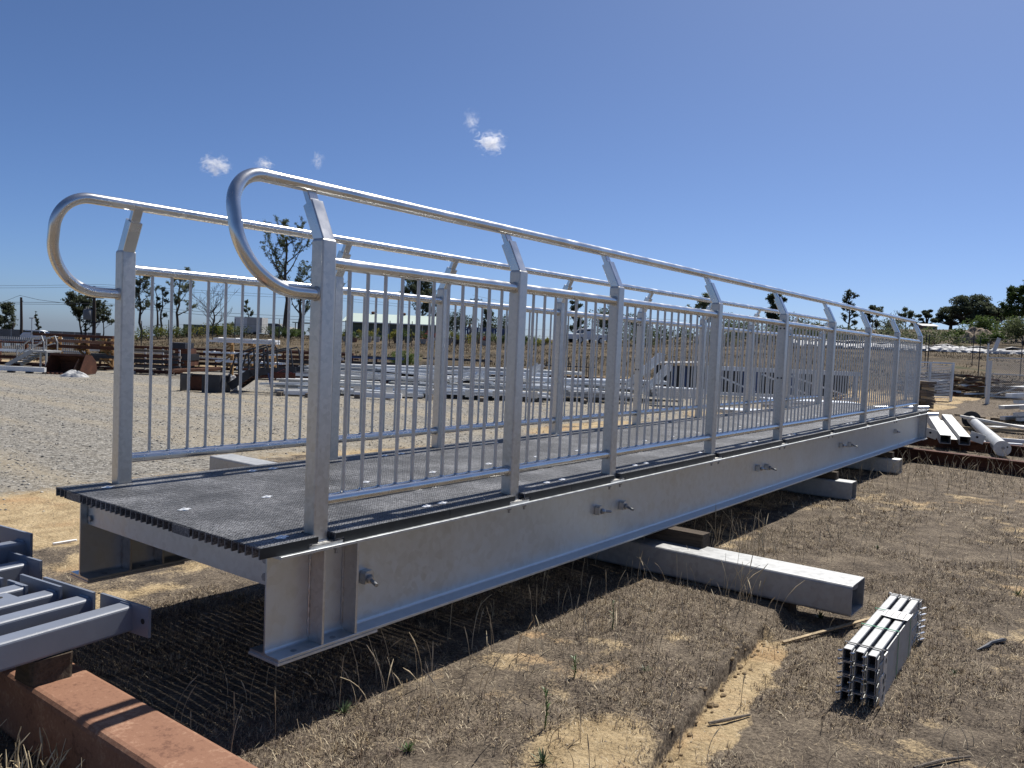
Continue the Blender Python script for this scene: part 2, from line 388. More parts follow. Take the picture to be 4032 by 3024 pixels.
# ------------------------------------------------------------------ dry grass, stones (stuff)
def blade_mesh(name, P, A, L, Wd, lean, Cc, mat, seg=2, kind='stuff'):
    "many blades: base point, azimuth, length, width, lean from vertical, colour"
    N = len(P); dirx = np.cos(A); diry = np.sin(A); sx = -diry; sy = dirx
    rows = []
    for k in range(seg+1):
        f = k/seg; th = lean*(.35+.65*f)*1.0
        h = L*f
        off = np.sin(th)*h; zz = np.cos(th)*h
        w = Wd*(1-f*.85)/2
        cx = P[:, 0]+dirx*off; cy = P[:, 1]+diry*off; cz = P[:, 2]+zz
        rows += [np.stack([cx-sx*w, cy-sy*w, cz], 1), np.stack([cx+sx*w, cy+sy*w, cz], 1)]
    V = np.stack(rows, 1).reshape(-1, 3); per = 2*(seg+1)
    base = (np.arange(N)*per)[:, None]
    q = np.concatenate([np.stack([base[:, 0]+2*k, base[:, 0]+2*k+1, base[:, 0]+2*k+3, base[:, 0]+2*k+2], 1)[:, None, :] for k in range(seg)], 1).reshape(-1, 4)
    me = bpy.data.meshes.new(name); me.vertices.add(len(V)); me.vertices.foreach_set('co', V.ravel())
    me.loops.add(q.size); me.loops.foreach_set('vertex_index', q.ravel().astype(np.int32))
    me.polygons.add(len(q)); me.polygons.foreach_set('loop_start', (np.arange(len(q))*4).astype(np.int32)); me.update()
    a = me.color_attributes.new('Col', 'FLOAT_COLOR', 'POINT')
    cc = np.concatenate([np.repeat(Cc, per, 0), np.ones((N*per, 1))], 1).astype(np.float32); a.data.foreach_set('color', cc.ravel())
    me.materials.append(mat); o = bpy.data.objects.new(name, me); COL.objects.link(o)
    if kind: o['kind'] = kind
    return o
def scatter(N, x0, x1, y0, y1, dens):
    x = rng.uniform(x0, x1, N); y = rng.uniform(y0, y1, N)
    k = rng.random(N) < dens(x, y); return x[k], y[k]
PAL = np.array([(.42, .33, .205), (.225, .175, .128), (.155, .118, .095), (.30, .238, .165), (.56, .475, .33), (.065, .05, .04)])
def turf_d(x, y):
    sa, gr = cover(x, y); d = np.hypot(x-CAM.x, y-CAM.y)
    patch = sstep(.36, .52, fbm(x*2.3, y*2.3, 44))
    dd = y-step_y(x); edge = 1-np.where((x < 2.5) & (x > -2), np.exp(-((dd+.005)/.03)**2), 0)
    return (1-.93*sa)*(1-gr)*edge*patch*np.clip(1.15-d/11, .06, 1)
def add_turf(name, N, box, Lr, Wr, tilt, w, dens=turf_d):
    x, y = scatter(N, *box, dens); n_ = len(x)
    P = np.stack([x, y, terrain(x, y)-.003], 1)
    c = PAL[rng.choice(len(PAL), n_, p=w)]*rng.uniform(.6, 1.25, (n_, 1))
    o = blade_mesh(name, P, rng.uniform(0, 6.283, n_), rng.uniform(*Lr, n_), rng.uniform(*Wr, n_), rng.uniform(*tilt, n_), c, MT['blade'])
    return o
o = add_turf('dry_turf', 540000, (-1.3, 8.5, -3.6, 1.8), (.012, .036), (.0020, .0046), (.3, 1.55), [.18, .24, .17, .22, .10, .09])
tag(o, 'short dead brown grass covering the ground right of the bridge', 'dry grass')
# clumps of dead grass
tx, ty = scatter(26000, -1.2, 7.5, -3.4, 1.7, lambda x, y: turf_d(x, y)*(.3+.7*sstep(.45, .6, fbm(x*3.1, y*3.1, 47)))); nt = len(tx); kk = 13
ang = rng.uniform(0, 6.283, (nt, kk)); rad = rng.random((nt, kk))**.5*rng.uniform(.008, .03, (nt, 1))
bx = (tx[:, None]+np.cos(ang)*rad).ravel(); by = (ty[:, None]+np.sin(ang)*rad).ravel()
tc = np.repeat(PAL[rng.choice(6, nt, p=[.16, .24, .22, .14, .10, .14])], kk, 0)*rng.uniform(.7, 1.35, (nt*kk, 1))
o = blade_mesh('dry_tufts', np.stack([bx, by, terrain(bx, by)-.003], 1), (ang+rng.normal(0, .5, ang.shape)).ravel(), rng.uniform(.014, .048, nt*kk), rng.uniform(.0016, .0038, nt*kk), rng.uniform(.2, 1.35, nt*kk), tc, MT['blade'])
tag(o, 'small clumps of dead grass standing in the dry turf', 'dry grass')
def litter_d(x, y):
    sa, gr = cover(x, y); d = np.hypot(x-CAM.x, y-CAM.y); return (1-gr)*(.25+.75*sstep(.42, .56, fbm(x*1.2, y*1.2, 51)))*np.clip(1.1-d/10, .05, 1)
o = add_turf('straw_litter', 90000, (-2.2, 9.0, -4.2, 5.0), (.02, .075), (.0015, .003), (1.1, 1.57), [.40, .12, .03, .15, .30, 0], litter_d)
tag(o, 'fallen straw scattered over the dead grass and sand', 'straw')
def far_d(x, y):
    sa, gr = cover(x, y); t = (x-CAM.x)*FH.x+(y-CAM.y)*FH.y
    return (1-gr)*sstep(.38, .55, fbm(x*.7, y*.7, 61))*(t > 5)
o = add_turf('rough_pasture', 160000, (6, 42, -6, 16), (.03, .10), (.004, .010), (.5, 1.5), [.44, .14, .02, .22, .18, 0], far_d)
tag(o, 'rough straw coloured grass around the far end of the bridge', 'grass')
def bank_d(x, y):
    t = (x-CAM.x)*FH.x+(y-CAM.y)*FH.y; s_ = (x-CAM.x)*RH.x+(y-CAM.y)*RH.y
    return (t > 34)*(t < 95)*(np.abs(s_) < .75*t)*sstep(.35, .55, fbm(x*.25, y*.25, 71))
x, y = scatter(420000, 8, 95, -20, 95, bank_d); n_ = len(x)
P = np.stack([x, y, terrain(x, y)-.02], 1); c = np.array([(.13, .096, .055), (.085, .066, .04), (.17, .128, .075), (.04, .048, .02), (.05, .04, .028)])[rng.choice(5, n_, p=[.3, .28, .16, .12, .14])]*rng.uniform(.7, 1.3, (n_, 1))
o = blade_mesh('bank_grass', P, rng.uniform(0, 6.283, n_), rng.uniform(.06, .22, n_), rng.uniform(.02, .07, n_), rng.uniform(.4, 1.45, n_), c, MT['blade'], 1)
tag(o, 'dry brown grass covering the banks behind the yard', 'grass')
# stones on the gravel yard
def stones(name, N, box, rr, cols, dens, label):
    x, y = scatter(N, *box, dens); n_ = len(x); z = terrain(x, y)
    oc = np.array([(1, 0, 0), (0, 1, 0), (-1, 0, 0), (0, -1, 0), (0, 0, .8), (0, 0, -.5)], float)
    r = rng.uniform(*rr, n_)*rng.choice([.6, .8, 1, 1.5], n_); a = rng.uniform(0, 6.28, n_)
    jit = rng.uniform(.6, 1.35, (n_, 6, 1)); V = oc[None]*jit*r[:, None, None]
    ca, sa_ = np.cos(a)[:, None], np.sin(a)[:, None]
    Vx = V[..., 0]*ca-V[..., 1]*sa_+x[:, None]; Vy = V[..., 0]*sa_+V[..., 1]*ca+y[:, None]; Vz = V[..., 2]*.8+z[:, None]
    V = np.stack([Vx, Vy, Vz], -1).reshape(-1, 3)
    F = np.array([(0, 1, 4), (1, 2, 4), (2, 3, 4), (3, 0, 4), (1, 0, 5), (2, 1, 5), (3, 2, 5), (0, 3, 5)])
    F = (F[None]+(np.arange(n_)*6)[:, None, None]).reshape(-1, 3)
    me = bpy.data.meshes.new(name); me.vertices.add(len(V)); me.vertices.foreach_set('co', V.ravel())
    me.loops.add(F.size); me.loops.foreach_set('vertex_index', F.ravel().astype(np.int32))
    me.polygons.add(len(F)); me.polygons.foreach_set('loop_start', (np.arange(len(F))*3).astype(np.int32)); me.update()
    a_ = me.color_attributes.new('Col', 'FLOAT_COLOR', 'POINT')
    c = np.array(cols)[rng.integers(0, len(cols), n_)]*rng.uniform(.7, 1.2, (n_, 1))
    a_.data.foreach_set('color', np.concatenate([np.repeat(c, 6, 0), np.ones((n_*6, 1))], 1).astype(np.float32).ravel())
    me.materials.append(MT['blade']); o = bpy.data.objects.new(name, me); COL.objects.link(o); o['kind'] = 'stuff'; return tag(o, label, 'stones')
def grav_d(x, y): return cover(x, y)[1]*np.clip(1.3-np.hypot(x-CAM.x, y-CAM.y)/26, .1, 1)
stones('gravel', 60000, (-2, 22, 4, 24), (.007, .018), [(.17, .163, .15), (.27, .26, .235), (.09, .09, .088), (.40, .385, .345)], grav_d, 'loose grey gravel on the open yard')
def peb_d(x, y): return np.clip(1.2-np.hypot(x-CAM.x, y-CAM.y)/9, .02, 1)*(cover(x, y)[0]*.8+.2)
stones('pebbles', 14000, (-2, 8, -4, 5), (.002, .006), [(.42, .34, .22), (.30, .25, .18), (.10, .09, .08), (.5, .45, .36)], peb_d, 'small pebbles and clods on the bare sand')

# crumbled clods along the cut edge of the rut
m_ = MB(); cc_ = random.Random(3)
for k in range(75):
    x = cc_.uniform(.1, 2.5); y = float(step_y(np.array([x]))[0])+cc_.gauss(-.02, .022); r_ = cc_.uniform(.003, .012)*(2.0 if cc_.random() < .12 else 1); z = float(terrain(np.array([x]), np.array([y]))[0])+r_*.2
    rings = [[(x+math.cos(q*1.047)*r_*s_*cc_.uniform(.7, 1.3)*1.5, y+math.sin(q*1.047)*r_*s_*cc_.uniform(.7, 1.2), z+h_*r_*.75) for q in range(6)] for h_, s_ in ((-1, .5), (-.3, 1), (.5, .9), (1, .4))]
    m_.loft(rings, True, False)
o = m_.build('soil_clods', plain('clod_soil', (.24, .18, .11), .95, 0, .35, 60, .4, .1), None, None, 'stuff'); tag(o, 'crumbled soil clods along the cut edge of the rut', 'soil')
# ------------------------------------------------------------------ the footbridge
ZB = .426                                             # local z of the base-plate tops
bridge = thing('footbridge', 'long galvanised steel footbridge with black grating deck and baluster railings', 'footbridge', (0, 0, .284))
UR = [0, 1.324, 2.378, 3.974, 5.567, 7.163, 8.735, 10.358, 11.966]
UL = [-.029, 1.365, 2.409, 3.997, 5.551, 7.131, 8.719, 10.345, 11.955]
SU, SV, HP = .075, .070, 1.23
YR, YL = .035, 1.545                                   # post centre lines
X0, X1 = -.20, 12.57
def girder(yc, inner):
    hw, tf, tw, r, d = .091, .0125, .0085, .014, .414
    zt, zb = ZB-.012, ZB-.012-d
    c_ = .0012
    prof = [(-hw+c_, zb), (hw-c_, zb), (hw, zb+c_), (hw, zb+tf-c_), (hw-c_, zb+tf)]
    def arc(cx, cz, a0, a1): return [(cx+r*math.cos(R(a0+(a1-a0)*k/5)), cz+r*math.sin(R(a0+(a1-a0)*k/5))) for k in range(6)]
    prof += arc(tw/2+r, zb+tf+r, 270, 180) + arc(tw/2+r, zt-tf-r, 180, 90)
    prof += [(hw-c_, zt-tf), (hw, zt-tf+c_), (hw, zt-c_), (hw-c_, zt), (-hw+c_, zt), (-hw, zt-c_), (-hw, zt-tf+c_), (-hw+c_, zt-tf)]
    prof += arc(-tw/2-r, zt-tf-r, 90, 0) + arc(-tw/2-r, zb+tf+r, 0, -90) + [(-hw+c_, zb+tf), (-hw, zb+tf-c_), (-hw, zb+c_)]
    m_ = MB(); rings = [[(x, yc+a, b) for a, b in prof] for x in (X0, .33, 3.3, 6.2, 9.3, X1)]
    m_.loft(rings, True, True); go = m_.build('girder', MT['galv_web'], bridge, smooth_angle=25)
    # end bearing plates under the flange
    for xa, xb in ((X0-.004, .318), (X1-.31, X1+.06)):
        mm = MB().box(xa, xb, yc-hw-.003, yc+hw+.003, zb-.011, zb-.0005)
        mm.build('bearing_plate', MT['galv_dull'], go)
    for xs in (.012, .19, X1-.20, X1-.02):
        for sgn in (-1, 1):
            ya, yb = sorted((yc+sgn*(tw/2-.001), yc+sgn*(hw-.002)))
            poly = [(0, zb+tf+.001), (yb-ya, zb+tf+.001), (yb-ya, zt-tf-.001), (0, zt-tf-.001)]
            k = r*1.25
            if sgn < 0: poly = [(0, zb+tf+.001), (yb-ya-k, zb+tf+.001), (yb-ya, zb+tf+k), (yb-ya, zt-tf-k), (yb-ya-k, zt-tf-.001), (0, zt-tf-.001)]
            else: poly = [(k, zb+tf+.001), (yb-ya, zb+tf+.001), (yb-ya, zt-tf-.001), (k, zt-tf-.001), (0, zt-tf-k), (0, zb+tf+k)]
            st = MB().prism([(a, b) for a, b in poly], (xs, ya, 0), (0, 1, 0), (0, 0, 1), (.0115, 0, 0)).build('stiffener', MT['galv'], go)
            # weld beads either side
            w = MB(); yw = yc+sgn*(tw/2+.003)
            for xx in (xs-.003, xs+.0145):
                pts = [(xx+.0012*math.sin(i*2.3), yw, zb+tf+.022+(zt-zb-2*tf-.044)*i/28) for i in range(29)]
                w.tube(pts, [.0042+.0012*math.sin(i*1.7) for i in range(29)], 6)
            w.build('weld_bead', MT['galv'], go)
    # bolt holes in the bottom flange at the near end
    for xx in (-.10, .10):
        for sgn in (-1, 1):
            MB().tube([(xx, yc+sgn*.055, zb+tf+.0005), (xx, yc+sgn*.055, zb+tf+.0018)], [.0135, .0125], 14).build('bolt_hole', MT['bolt'], go)
    return go
GR = girder(YR+.001, 1); GL = girder(YL-.001, -1)
# rod bracing anchors through the near web
def anchor(x, z, ang, yc, sgn, go):
    yo = yc+sgn*.005
    prof = [(-.026, -.028), (.026, -.028), (.026, .018), (.018, .028), (-.018, .028), (-.026, .018)]
    e = (0, sgn*.034, 0)
    a = MB().prism(prof, (x, yo, z), (1, 0, 0), (0, 0, 1), e).build('rod_anchor', MT['galv'], go)
    d = Vector((math.sin(ang), sgn*math.cos(ang), -.12)).normalized(); p = Vector((x, yo+sgn*.030, z-.004))
    MB().tube([p, p+d*.018], .019, 6).build('nut', MT['bolt'], go)
    MB().tube([p+d*.016, p+d*.03], .015, 10).build('washer', MT['galv'], go)
    MB().tube([p, p+d*.085], .0085, 8).build('threaded_rod', MT['bolt'], go)
for x, z, a in ((.312, -.206, -.35), (2.284, -.187, 1.25), (2.594, -.196, -.35), (5.09, -.192, 1.25), (5.32, -.205, -.35), (7.77, -.183, 1.25), (8.16, -.206, -.35), (10.6, -.194, 1.25)):
    anchor(x, ZB+z, a, YR, -1, GR)
# cross members between the girders and the diagonal rods
for k, xc in enumerate([-.165, 1.55, 3.1, 4.65, 6.2, 7.75, 9.3, 10.85, 12.50]):
    zt, zb = ZB-.014, ZB-.158; s_ = 1
    m_ = MB().box(xc, xc+.009, YR+.012, YL-.012, zb, zt).box(xc+.009, xc+.06, YR+.012, YL-.012, zb, zb+.010).box(xc+.009, xc+.06, YR+.012, YL-.012, zt-.010, zt-.0005)
    cb = m_.build('cross_beam', MT['galv_dull'], bridge)
    for yy in (YR+.045, YL-.045):
        for zz in (zb+.035, zb+.105):
            MB().tube([(xc-.013, yy, zz), (xc, yy, zz)], .016, 6).build('bolt', MT['bolt'], cb)
for x0, x1 in ((.31, 2.28), (2.6, 5.09), (5.32, 7.77), (8.16, 10.6)):
    MB().tube([(x0, YR+.01, ZB-.2), (x1, YL-.01, ZB-.2)], .008, 6).build('bracing_rod', MT['galv_dull'], bridge)
    MB().tube([(x0, YL-.01, ZB-.215), (x1, YR+.01, ZB-.215)], .008, 6).build('bracing_rod', MT['galv_dull'], bridge)

# posts with base plates and inclined arms
def post_mesh(h):
    m_ = MB(); prof = rrect(SU, SV, .008)
    rings = [[(x, y, z) for x, y in prof] for z in (0, h-.012)]
    rings += [[(x*k, y*k, z) for x, y in prof] for k, z in ((.97, h-.006), (.86, h))]
    m_.loft(rings, True, True); m_.ang = 10; return m_
proto = {}
def place(key, mk, name, mat, parent, loc, rz=0, **kw):
    if key not in proto:
        o = mk().build(name, mat, parent, loc, **kw); o.rotation_euler = (0, 0, rz); proto[key] = o; return o
    return inst(proto[key], parent, loc, rz)
HZ, HY = 1.452, .098                                  # handrail height and inward offset from the post line
def arm_mesh():
    m_ = MB(); d = Vector((0, HY, HZ-.025-HP)).normalized(); nrm = Vector((0, d.z, -d.y)); p = Vector((0, -.002, HP-.012))
    m_.loft([[q+Vector((1, 0, 0))*a+nrm*b for a, b in rrect(.063, .060, .006)] for q in (p, p+d*.178)], True, True); m_.ang = 10
    return m_
def stub_mesh():
    m_ = MB(); d = Vector((0, HY, HZ-.025-HP)).normalized(); nrm = Vector((0, d.z, -d.y)); p = Vector((0, -.002, HP-.012))+d*.176
    m_.loft([[q+Vector((1, 0, 0))*a+nrm*b for a, b in rrect(.048, .030, .004)] for q in (p, p+d*.075)], True, True); m_.ang = 10; return m_
def plate_mesh():
    m_ = MB(); m_.loft([[(x, y, z) for x, y in rrect(.175, .150, .006)] for z in (-.0118, -.0005)], True, True); m_.ang = 10; return m_
def weld_ring():
    m_ = MB(); pr_ = rrect(SU+.006, SV+.006, .01); m_.tube([(x, y, .001) for x, y in pr_+pr_[:1]], .0045, 6, False); return m_
def bolt_mesh():
    m_ = MB(); m_.tube([(0, 0, -.030), (0, 0, -.0255)], .014, 10); m_.tube([(0, 0, -.042), (0, 0, -.030)], .0125, 6); m_.tube([(0, 0, -.058), (0, 0, -.042)], .0065, 8); return m_
dots = lambda: MB().tube([(0, 0, 0), (-.004, 0, 0)], .0085, 8)
for side, us, yc in ((0, UR, YR), (1, UL, YL)):
    for i, u in enumerate(us):
        c = (u+SU/2, yc, ZB)
        rz = 0 if side == 0 else math.pi
        po = place('post', lambda: post_mesh(HP), 'post', MT['galv'], bridge, c, rz)
        place('plate', plate_mesh, 'base_plate', MT['galv'], po, (0, .002, 0))
        place('weld', weld_ring, 'weld_bead', MT['galv'], po, (0, 0, 0))
        place('arm', arm_mesh, 'arm', MT['galv_tube'], po, (0, 0, 0)); place('stub', stub_mesh, 'arm_tongue', MT['galv_tube'], po, (0, 0, 0))
        for bx in (-.068, .068): place('bolt', bolt_mesh, 'bolt', MT['bolt'], po, (bx, -.052, 0))
        if i == 4:
            for zz in (.14, .62, 1.09):
                for yy in (-.018, .018): place('dot', dots, 'bolt_head', MT['black_steel'], po, (-SU/2 if side == 0 else SU/2, yy, zz), 0 if side == 0 else math.pi)
# rails and balusters
RM, RBt = 1.138, .158
for side, us, yc in ((0, UR, YR), (1, UL, YL)):
    s_ = 1 if side == 0 else -1
    # handrail with the return loop at the near end
    u0_ = us[0]; pts = []
    yt, yb2, zt, zb = yc+s_*HY, yc, HZ, 1.008
    def yz(z): return yb2+(yt-yb2)*(z-zb)/(zt-zb)
    r1_, r2_, xe = .150, .245, u0_-.342             # tight upper bend, wide lower bend
    for k in range(9): pts.append((us[-1]+.045+(xe+r1_-us[-1]-.045)*k/8, yt, zt))
    for k in range(1, 15):
        a = R(90+90*k/14); z = zt-r1_+r1_*math.sin(a); pts.append((xe+r1_+r1_*math.cos(a), yz(z), z))
    for k in range(1, 17):
        a = R(180+90*k/16); z = zb+r2_+r2_*math.sin(a); pts.append((xe+r2_+r2_*math.cos(a), yz(z), z))
    pts.append((u0_+.004, yc, zb))
    hr = MB().tube([(x, y, z+ZB) for x, y, z in pts], .0262, 20).build('handrail', MT['galv_tube'], bridge)
    MB().tube([(u0_-.010, yc, zb+ZB), (u0_-.001, yc, zb+ZB)], [.0275, .031], 18).build('weld_collar', MT['galv'], hr)
    for a_, b_ in zip(us[:-1], us[1:]):
        xa, xb = a_+SU-.002, b_+.002
        rails = []
        for nm, z in (('mid_rail', RM), ('bottom_rail', RBt)):
            ro = MB().tube([(xa, yc, z+ZB), (xb, yc, z+ZB)], .0258, 18).build(nm, MT['galv_tube'], bridge); rails.append(ro)
            MB().tube([(b_-.009, yc, z+ZB), (b_-.0005, yc, z+ZB)], [.0270, .0305], 16).build('weld_collar', MT['galv'], ro)
        nb = max(2, round((xb-xa)/.1075)-1); gap = (xb-xa)/(nb+1)
        for k in range(nb):
            x = xa+gap*(k+1)
            place('bal', lambda: MB().tube([(0, 0, RBt+.018), (0, 0, RM-.018)], .0083, 8), 'baluster', MT['galv_dull'], rails[1], (x, yc, ZB))
            place('bw', lambda: MB().tube([(0, 0, RBt+.017), (0, 0, RBt+.026), (0, 0, RBt+.031)], [.019, .012, .0085], 8), 'weld_bead', MT['galv_tube'], rails[1], (x, yc, ZB)) if x < 4.2 else None

# black micro-mesh grating in panels
MT['grating'] = (lambda: None)() or None
m, n, l, b = new_mat('black_grating'); pos = wpos(n, l)
f = noise(n, l, 3, 6, .65, pos); gfin = noise(n, l, 130, 3, .7, pos)
l.new(ramp(n, l, fmath(n, l, 'ADD', fmath(n, l, 'MULTIPLY', f, .45), fmath(n, l, 'MULTIPLY', gfin, .55)), [(.36, (.032, .033, .035)), (.5, (.10, .102, .106)), (.62, (.28, .282, .29))]), b.inputs['Base Color'])
b.inputs['Roughness'].default_value = .55; b.inputs['Specular IOR Level'].default_value = .45; bump(n, l, b, gfin, .6, .003); MT['grating'] = m
MT['grating_side'] = plain('black_grating_side', (.012, .017, .019), .5, 0, .5, 9, .1)
ZT, ZBt = .033, -.0105
YA, YBb = -.036, 1.616
posts_x = [(u-.008, u+SU+.008) for u in UR]; plates_x = [(u-.055, u+SU+.055) for u in UR]
postsL = [(u-.008, u+SU+.008) for u in UL]; platesL = [(u-.055, u+SU+.055) for u in UL]
def cutspans(a, b_, holes):
    out = [(a, b_)]
    for h0, h1 in holes:
        nn = []
        for p, q in out:
            if h1 <= p or h0 >= q: nn.append((p, q)); continue
            if h0 > p: nn.append((p, h0))
            if h1 < q: nn.append((h1, q))
        out = nn
    return out
NP = 12; LP = (12.64+.285)/NP
PITCH_ = .0447; MIC = PITCH_/3
for k in range(NP):
    xa = -.285+k*LP+(.0015 if k else 0); xb = -.285+(k+1)*LP-.0015
    m_ = MB(); z1 = ZT+ZB
    ny_ = int(round((YBb-YA)/MIC)); my = (YBb-YA)/ny_
    for j in range(ny_+1):
        y = YA+my*j; main = j % 3 == 0
        w = .0036 if main else .0037
        ymin = y-w if j else y; ymax = y+w if j < ny_ else y
        if j == 0: ymax = y+.006
        if j == ny_: ymin = y-.006
        zone = 0 if y < .078 else (1 if y > 1.502 else None)
        inpost = (zone == 0 and y > -.2) or zone == 1
        spans = [(xa, xb)] if zone is None else cutspans(xa, xb, posts_x if zone == 0 else postsL)
        for p, q in spans:
            if main:
                segs = [(p, q, ZBt)]
                if zone is not None and (y < .12 or y > 1.47):
                    hs = plates_x if zone == 0 else platesL
                    segs = [(a, b2, ZBt) for a, b2 in cutspans(p, q, hs)]
                    for h0, h1 in hs:
                        a, b2 = max(p, h0), min(q, h1)
                        if b2 > a: segs.append((a, b2, .004))
                for a, b2, zb_ in segs: m_.box(a, b2, ymin, ymax, zb_+ZB, z1-.0006)
            else: m_.box(p, q, ymin, ymax, z1-.007, z1)
    nxx = int(round((xb-xa)/MIC)); mx = (xb-xa)/nxx
    for j in range(nxx+1):
        x = xa+mx*j; main = j % 3 == 2
        if k == 0 and j == 0: continue
        w = .0052 if main else .0037
        y0, y1 = YA+.001, YBb-.001
        if any(h0-.003 < x < h1+.003 for h0, h1 in posts_x): y0 = SV+.006
        if any(h0-.003 < x < h1+.003 for h0, h1 in postsL): y1 = 1.505
        x0_, x1_ = max(xa, x-w), min(xb, x+w)
        if main: m_.box(x0_, x1_, y0, y1, ZB+.006 if (y0 > 0 or y1 < 1.6) else ZB+ZBt+.001, z1-.0011)
        else: m_.box(x0_, x1_, y0, y1, z1-.0065, z1-.0004)
    pn = m_.build('grating_panel', MT['grating'], bridge)
    if k == 0:
        for y0, y1 in ((1.36, 1.50), (.43, .56)):
            MB().box(xa-.0035, xa-.0005, y0, y1, ZB+ZBt+.002, z1-.004).build('closing_strip', MT['grating'], pn)
        for y0, y1 in ((YA-.0025, .0), ):
            pass
    # outer closing faces of the panel edges
    for yy, hs, hp in ((YA-.0025, posts_x, plates_x), (YBb+.0005, postsL, platesL)):
        mm = MB()
        for p, q in cutspans(xa, xb, hp): mm.box(p, q, yy, yy+.002, ZB+ZBt, z1-.001)
        for h0, h1 in hp:
            for p, q in cutspans(max(h0, xa), min(h1, xb), hs) if min(h1, xb) > max(h0, xa) else []: mm.box(p, q, yy, yy+.002, ZB+.010, z1-.001)
        if mm.f: mm.build('edge_band', MT['grating_side'], pn)
    # hold-down clips
    spots = [(xa+.08, .085), (xb-.08, .085), (xa+.08, 1.44), (xb-.08, 1.44)]+[(-.12+.55*q, .755) for q in range(24) if xa < -.12+.55*q < xb]
    if k == 0: spots = [(-.125, .045), (-.11, 1.452), (xb-.035, .082), (xb-.06, 1.445), (-.118, .748), (.327, .755)]
    for x, y in spots:
        def clip():
            c_ = MB(); c_.tube([(0, 0, .0), (0, 0, .0035), (0, 0, .0045)], [.019, .018, .013], 12); c_.tube([(0, 0, .004), (0, 0, .008)], .0075, 6)
            c_.box(-.030, .030, -.010, .010, .0005, .003); return c_
        place('clip', clip, 'deck_clip', MT['bright'], pn, (x, y, z1+.0002), random.uniform(0, .3))
# ------------------------------------------------------------------ what carries the bridge
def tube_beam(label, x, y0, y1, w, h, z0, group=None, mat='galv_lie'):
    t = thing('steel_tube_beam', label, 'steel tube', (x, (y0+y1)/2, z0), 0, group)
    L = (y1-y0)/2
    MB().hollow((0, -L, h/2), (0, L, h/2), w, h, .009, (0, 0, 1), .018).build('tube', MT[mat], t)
    return t
def packer(label, x, y, z, lx, ly, h, rz=0, mat='timber', name='timber_packer', group=None):
    t = MB(); r = rrect(lx, ly, .012, 2)
    jit = lambda s: [(a+random.uniform(-.004, .004), b+random.uniform(-.004, .004), s) for a, b in r]
    t.loft([jit(0), jit(h*.5), jit(h)], True, False)
    o = t.build(name, MT[mat], None, (x, y, z)); o.rotation_euler = (0, 0, rz); return tag(o, label, 'timber block', group)
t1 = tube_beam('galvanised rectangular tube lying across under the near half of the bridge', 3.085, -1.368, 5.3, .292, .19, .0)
# white disc painting the daylight through a slot, just inside the tube's mouth
for yy in (-1.30,):
    MB().tube([(.1355, yy-1.966, .125), (.1372, yy-1.966, .125)], .032, 14).build('slot', MT['paper'], t1)
packer('dark weathered timber packer lying on the galvanised tube under the near girder', 3.19, -.05, .19, .12, .56, .094, 0)
packer('timber packer between the galvanised tube and the far side girder', 3.15, 1.55, .19, .12, .40, .094, 0)
packer('dark timber block propping up the right end of the near galvanised tube', 3.06, -.93, -.085, .16, .12, .084)
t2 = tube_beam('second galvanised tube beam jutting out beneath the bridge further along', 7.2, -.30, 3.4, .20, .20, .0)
packer('timber packer on the second tube beam under the girder', 7.2, .03, .20, .10, .3, .083)
t3 = tube_beam('short pale beam end poking out under the far part of the bridge', 9.9, -.22, 2.2, .18, .2, .0, None, 'galv_dull')
packer('timber packer on the third beam under the girder', 9.9, .03, .20, .10, .3, .083)
# rusty sleepers under the far end
def i_beam(name, label, p0, p1, w, h, mat, cat='steel beam', tw=.02, tf=.022, group=None):
    p0, p1 = Vector(p0), Vector(p1); mid = (p0+p1)/2; d = p1-p0
    t = thing(name, label, cat, mid, math.atan2(d.y, d.x), group); L = d.length/2
    prof = [(-w/2, 0), (w/2, 0), (w/2, tf), (tw/2, tf), (tw/2, h-tf), (w/2, h-tf), (w/2, h), (-w/2, h), (-w/2, h-tf), (-tw/2, h-tf), (-tw/2, tf), (-w/2, tf)]
    MB().prism(prof, (-L, 0, 0), (0, 1, 0), (0, 0, 1), (2*L, 0, 0)).build('section', MT[mat], t); return t
i_beam('rusty_beam', 'long rusty steel beam on the grass in front of the bridge far end, nearest of two', (11.9, 1.7, 0), (10.9, -3.4, .02), .16, .19, 'rust_dark')
i_beam('rusty_beam', 'rusty steel beam behind the nearer one, under the pipe and bracket', (14.6, 2.4, 0), (13.6, -4.2, .02), .15, .17, 'rust_dark')
i_beam('rusty_beam', 'rusty beam on the sand left of the bridge between its posts', (5.9, 2.9, 0), (7.6, 2.3, .0), .14, .10, 'rust')

# the rusty hollow section at the left bottom, with its block
t = thing('rusty_hollow_section', 'thick rusty hollow steel section lying in the left corner', 'steel beam', (-.765, .9, 0))
MB().hollow((0, -3.6, .126), (0, 2.0, .126), .222, .245, .012, (0, 0, 1), .026).build('section', MT['rust'], t)
packer('dark timber block between the rusty section and the grey-blue tubes', -.80, .53, .249, .15, .13, .092)
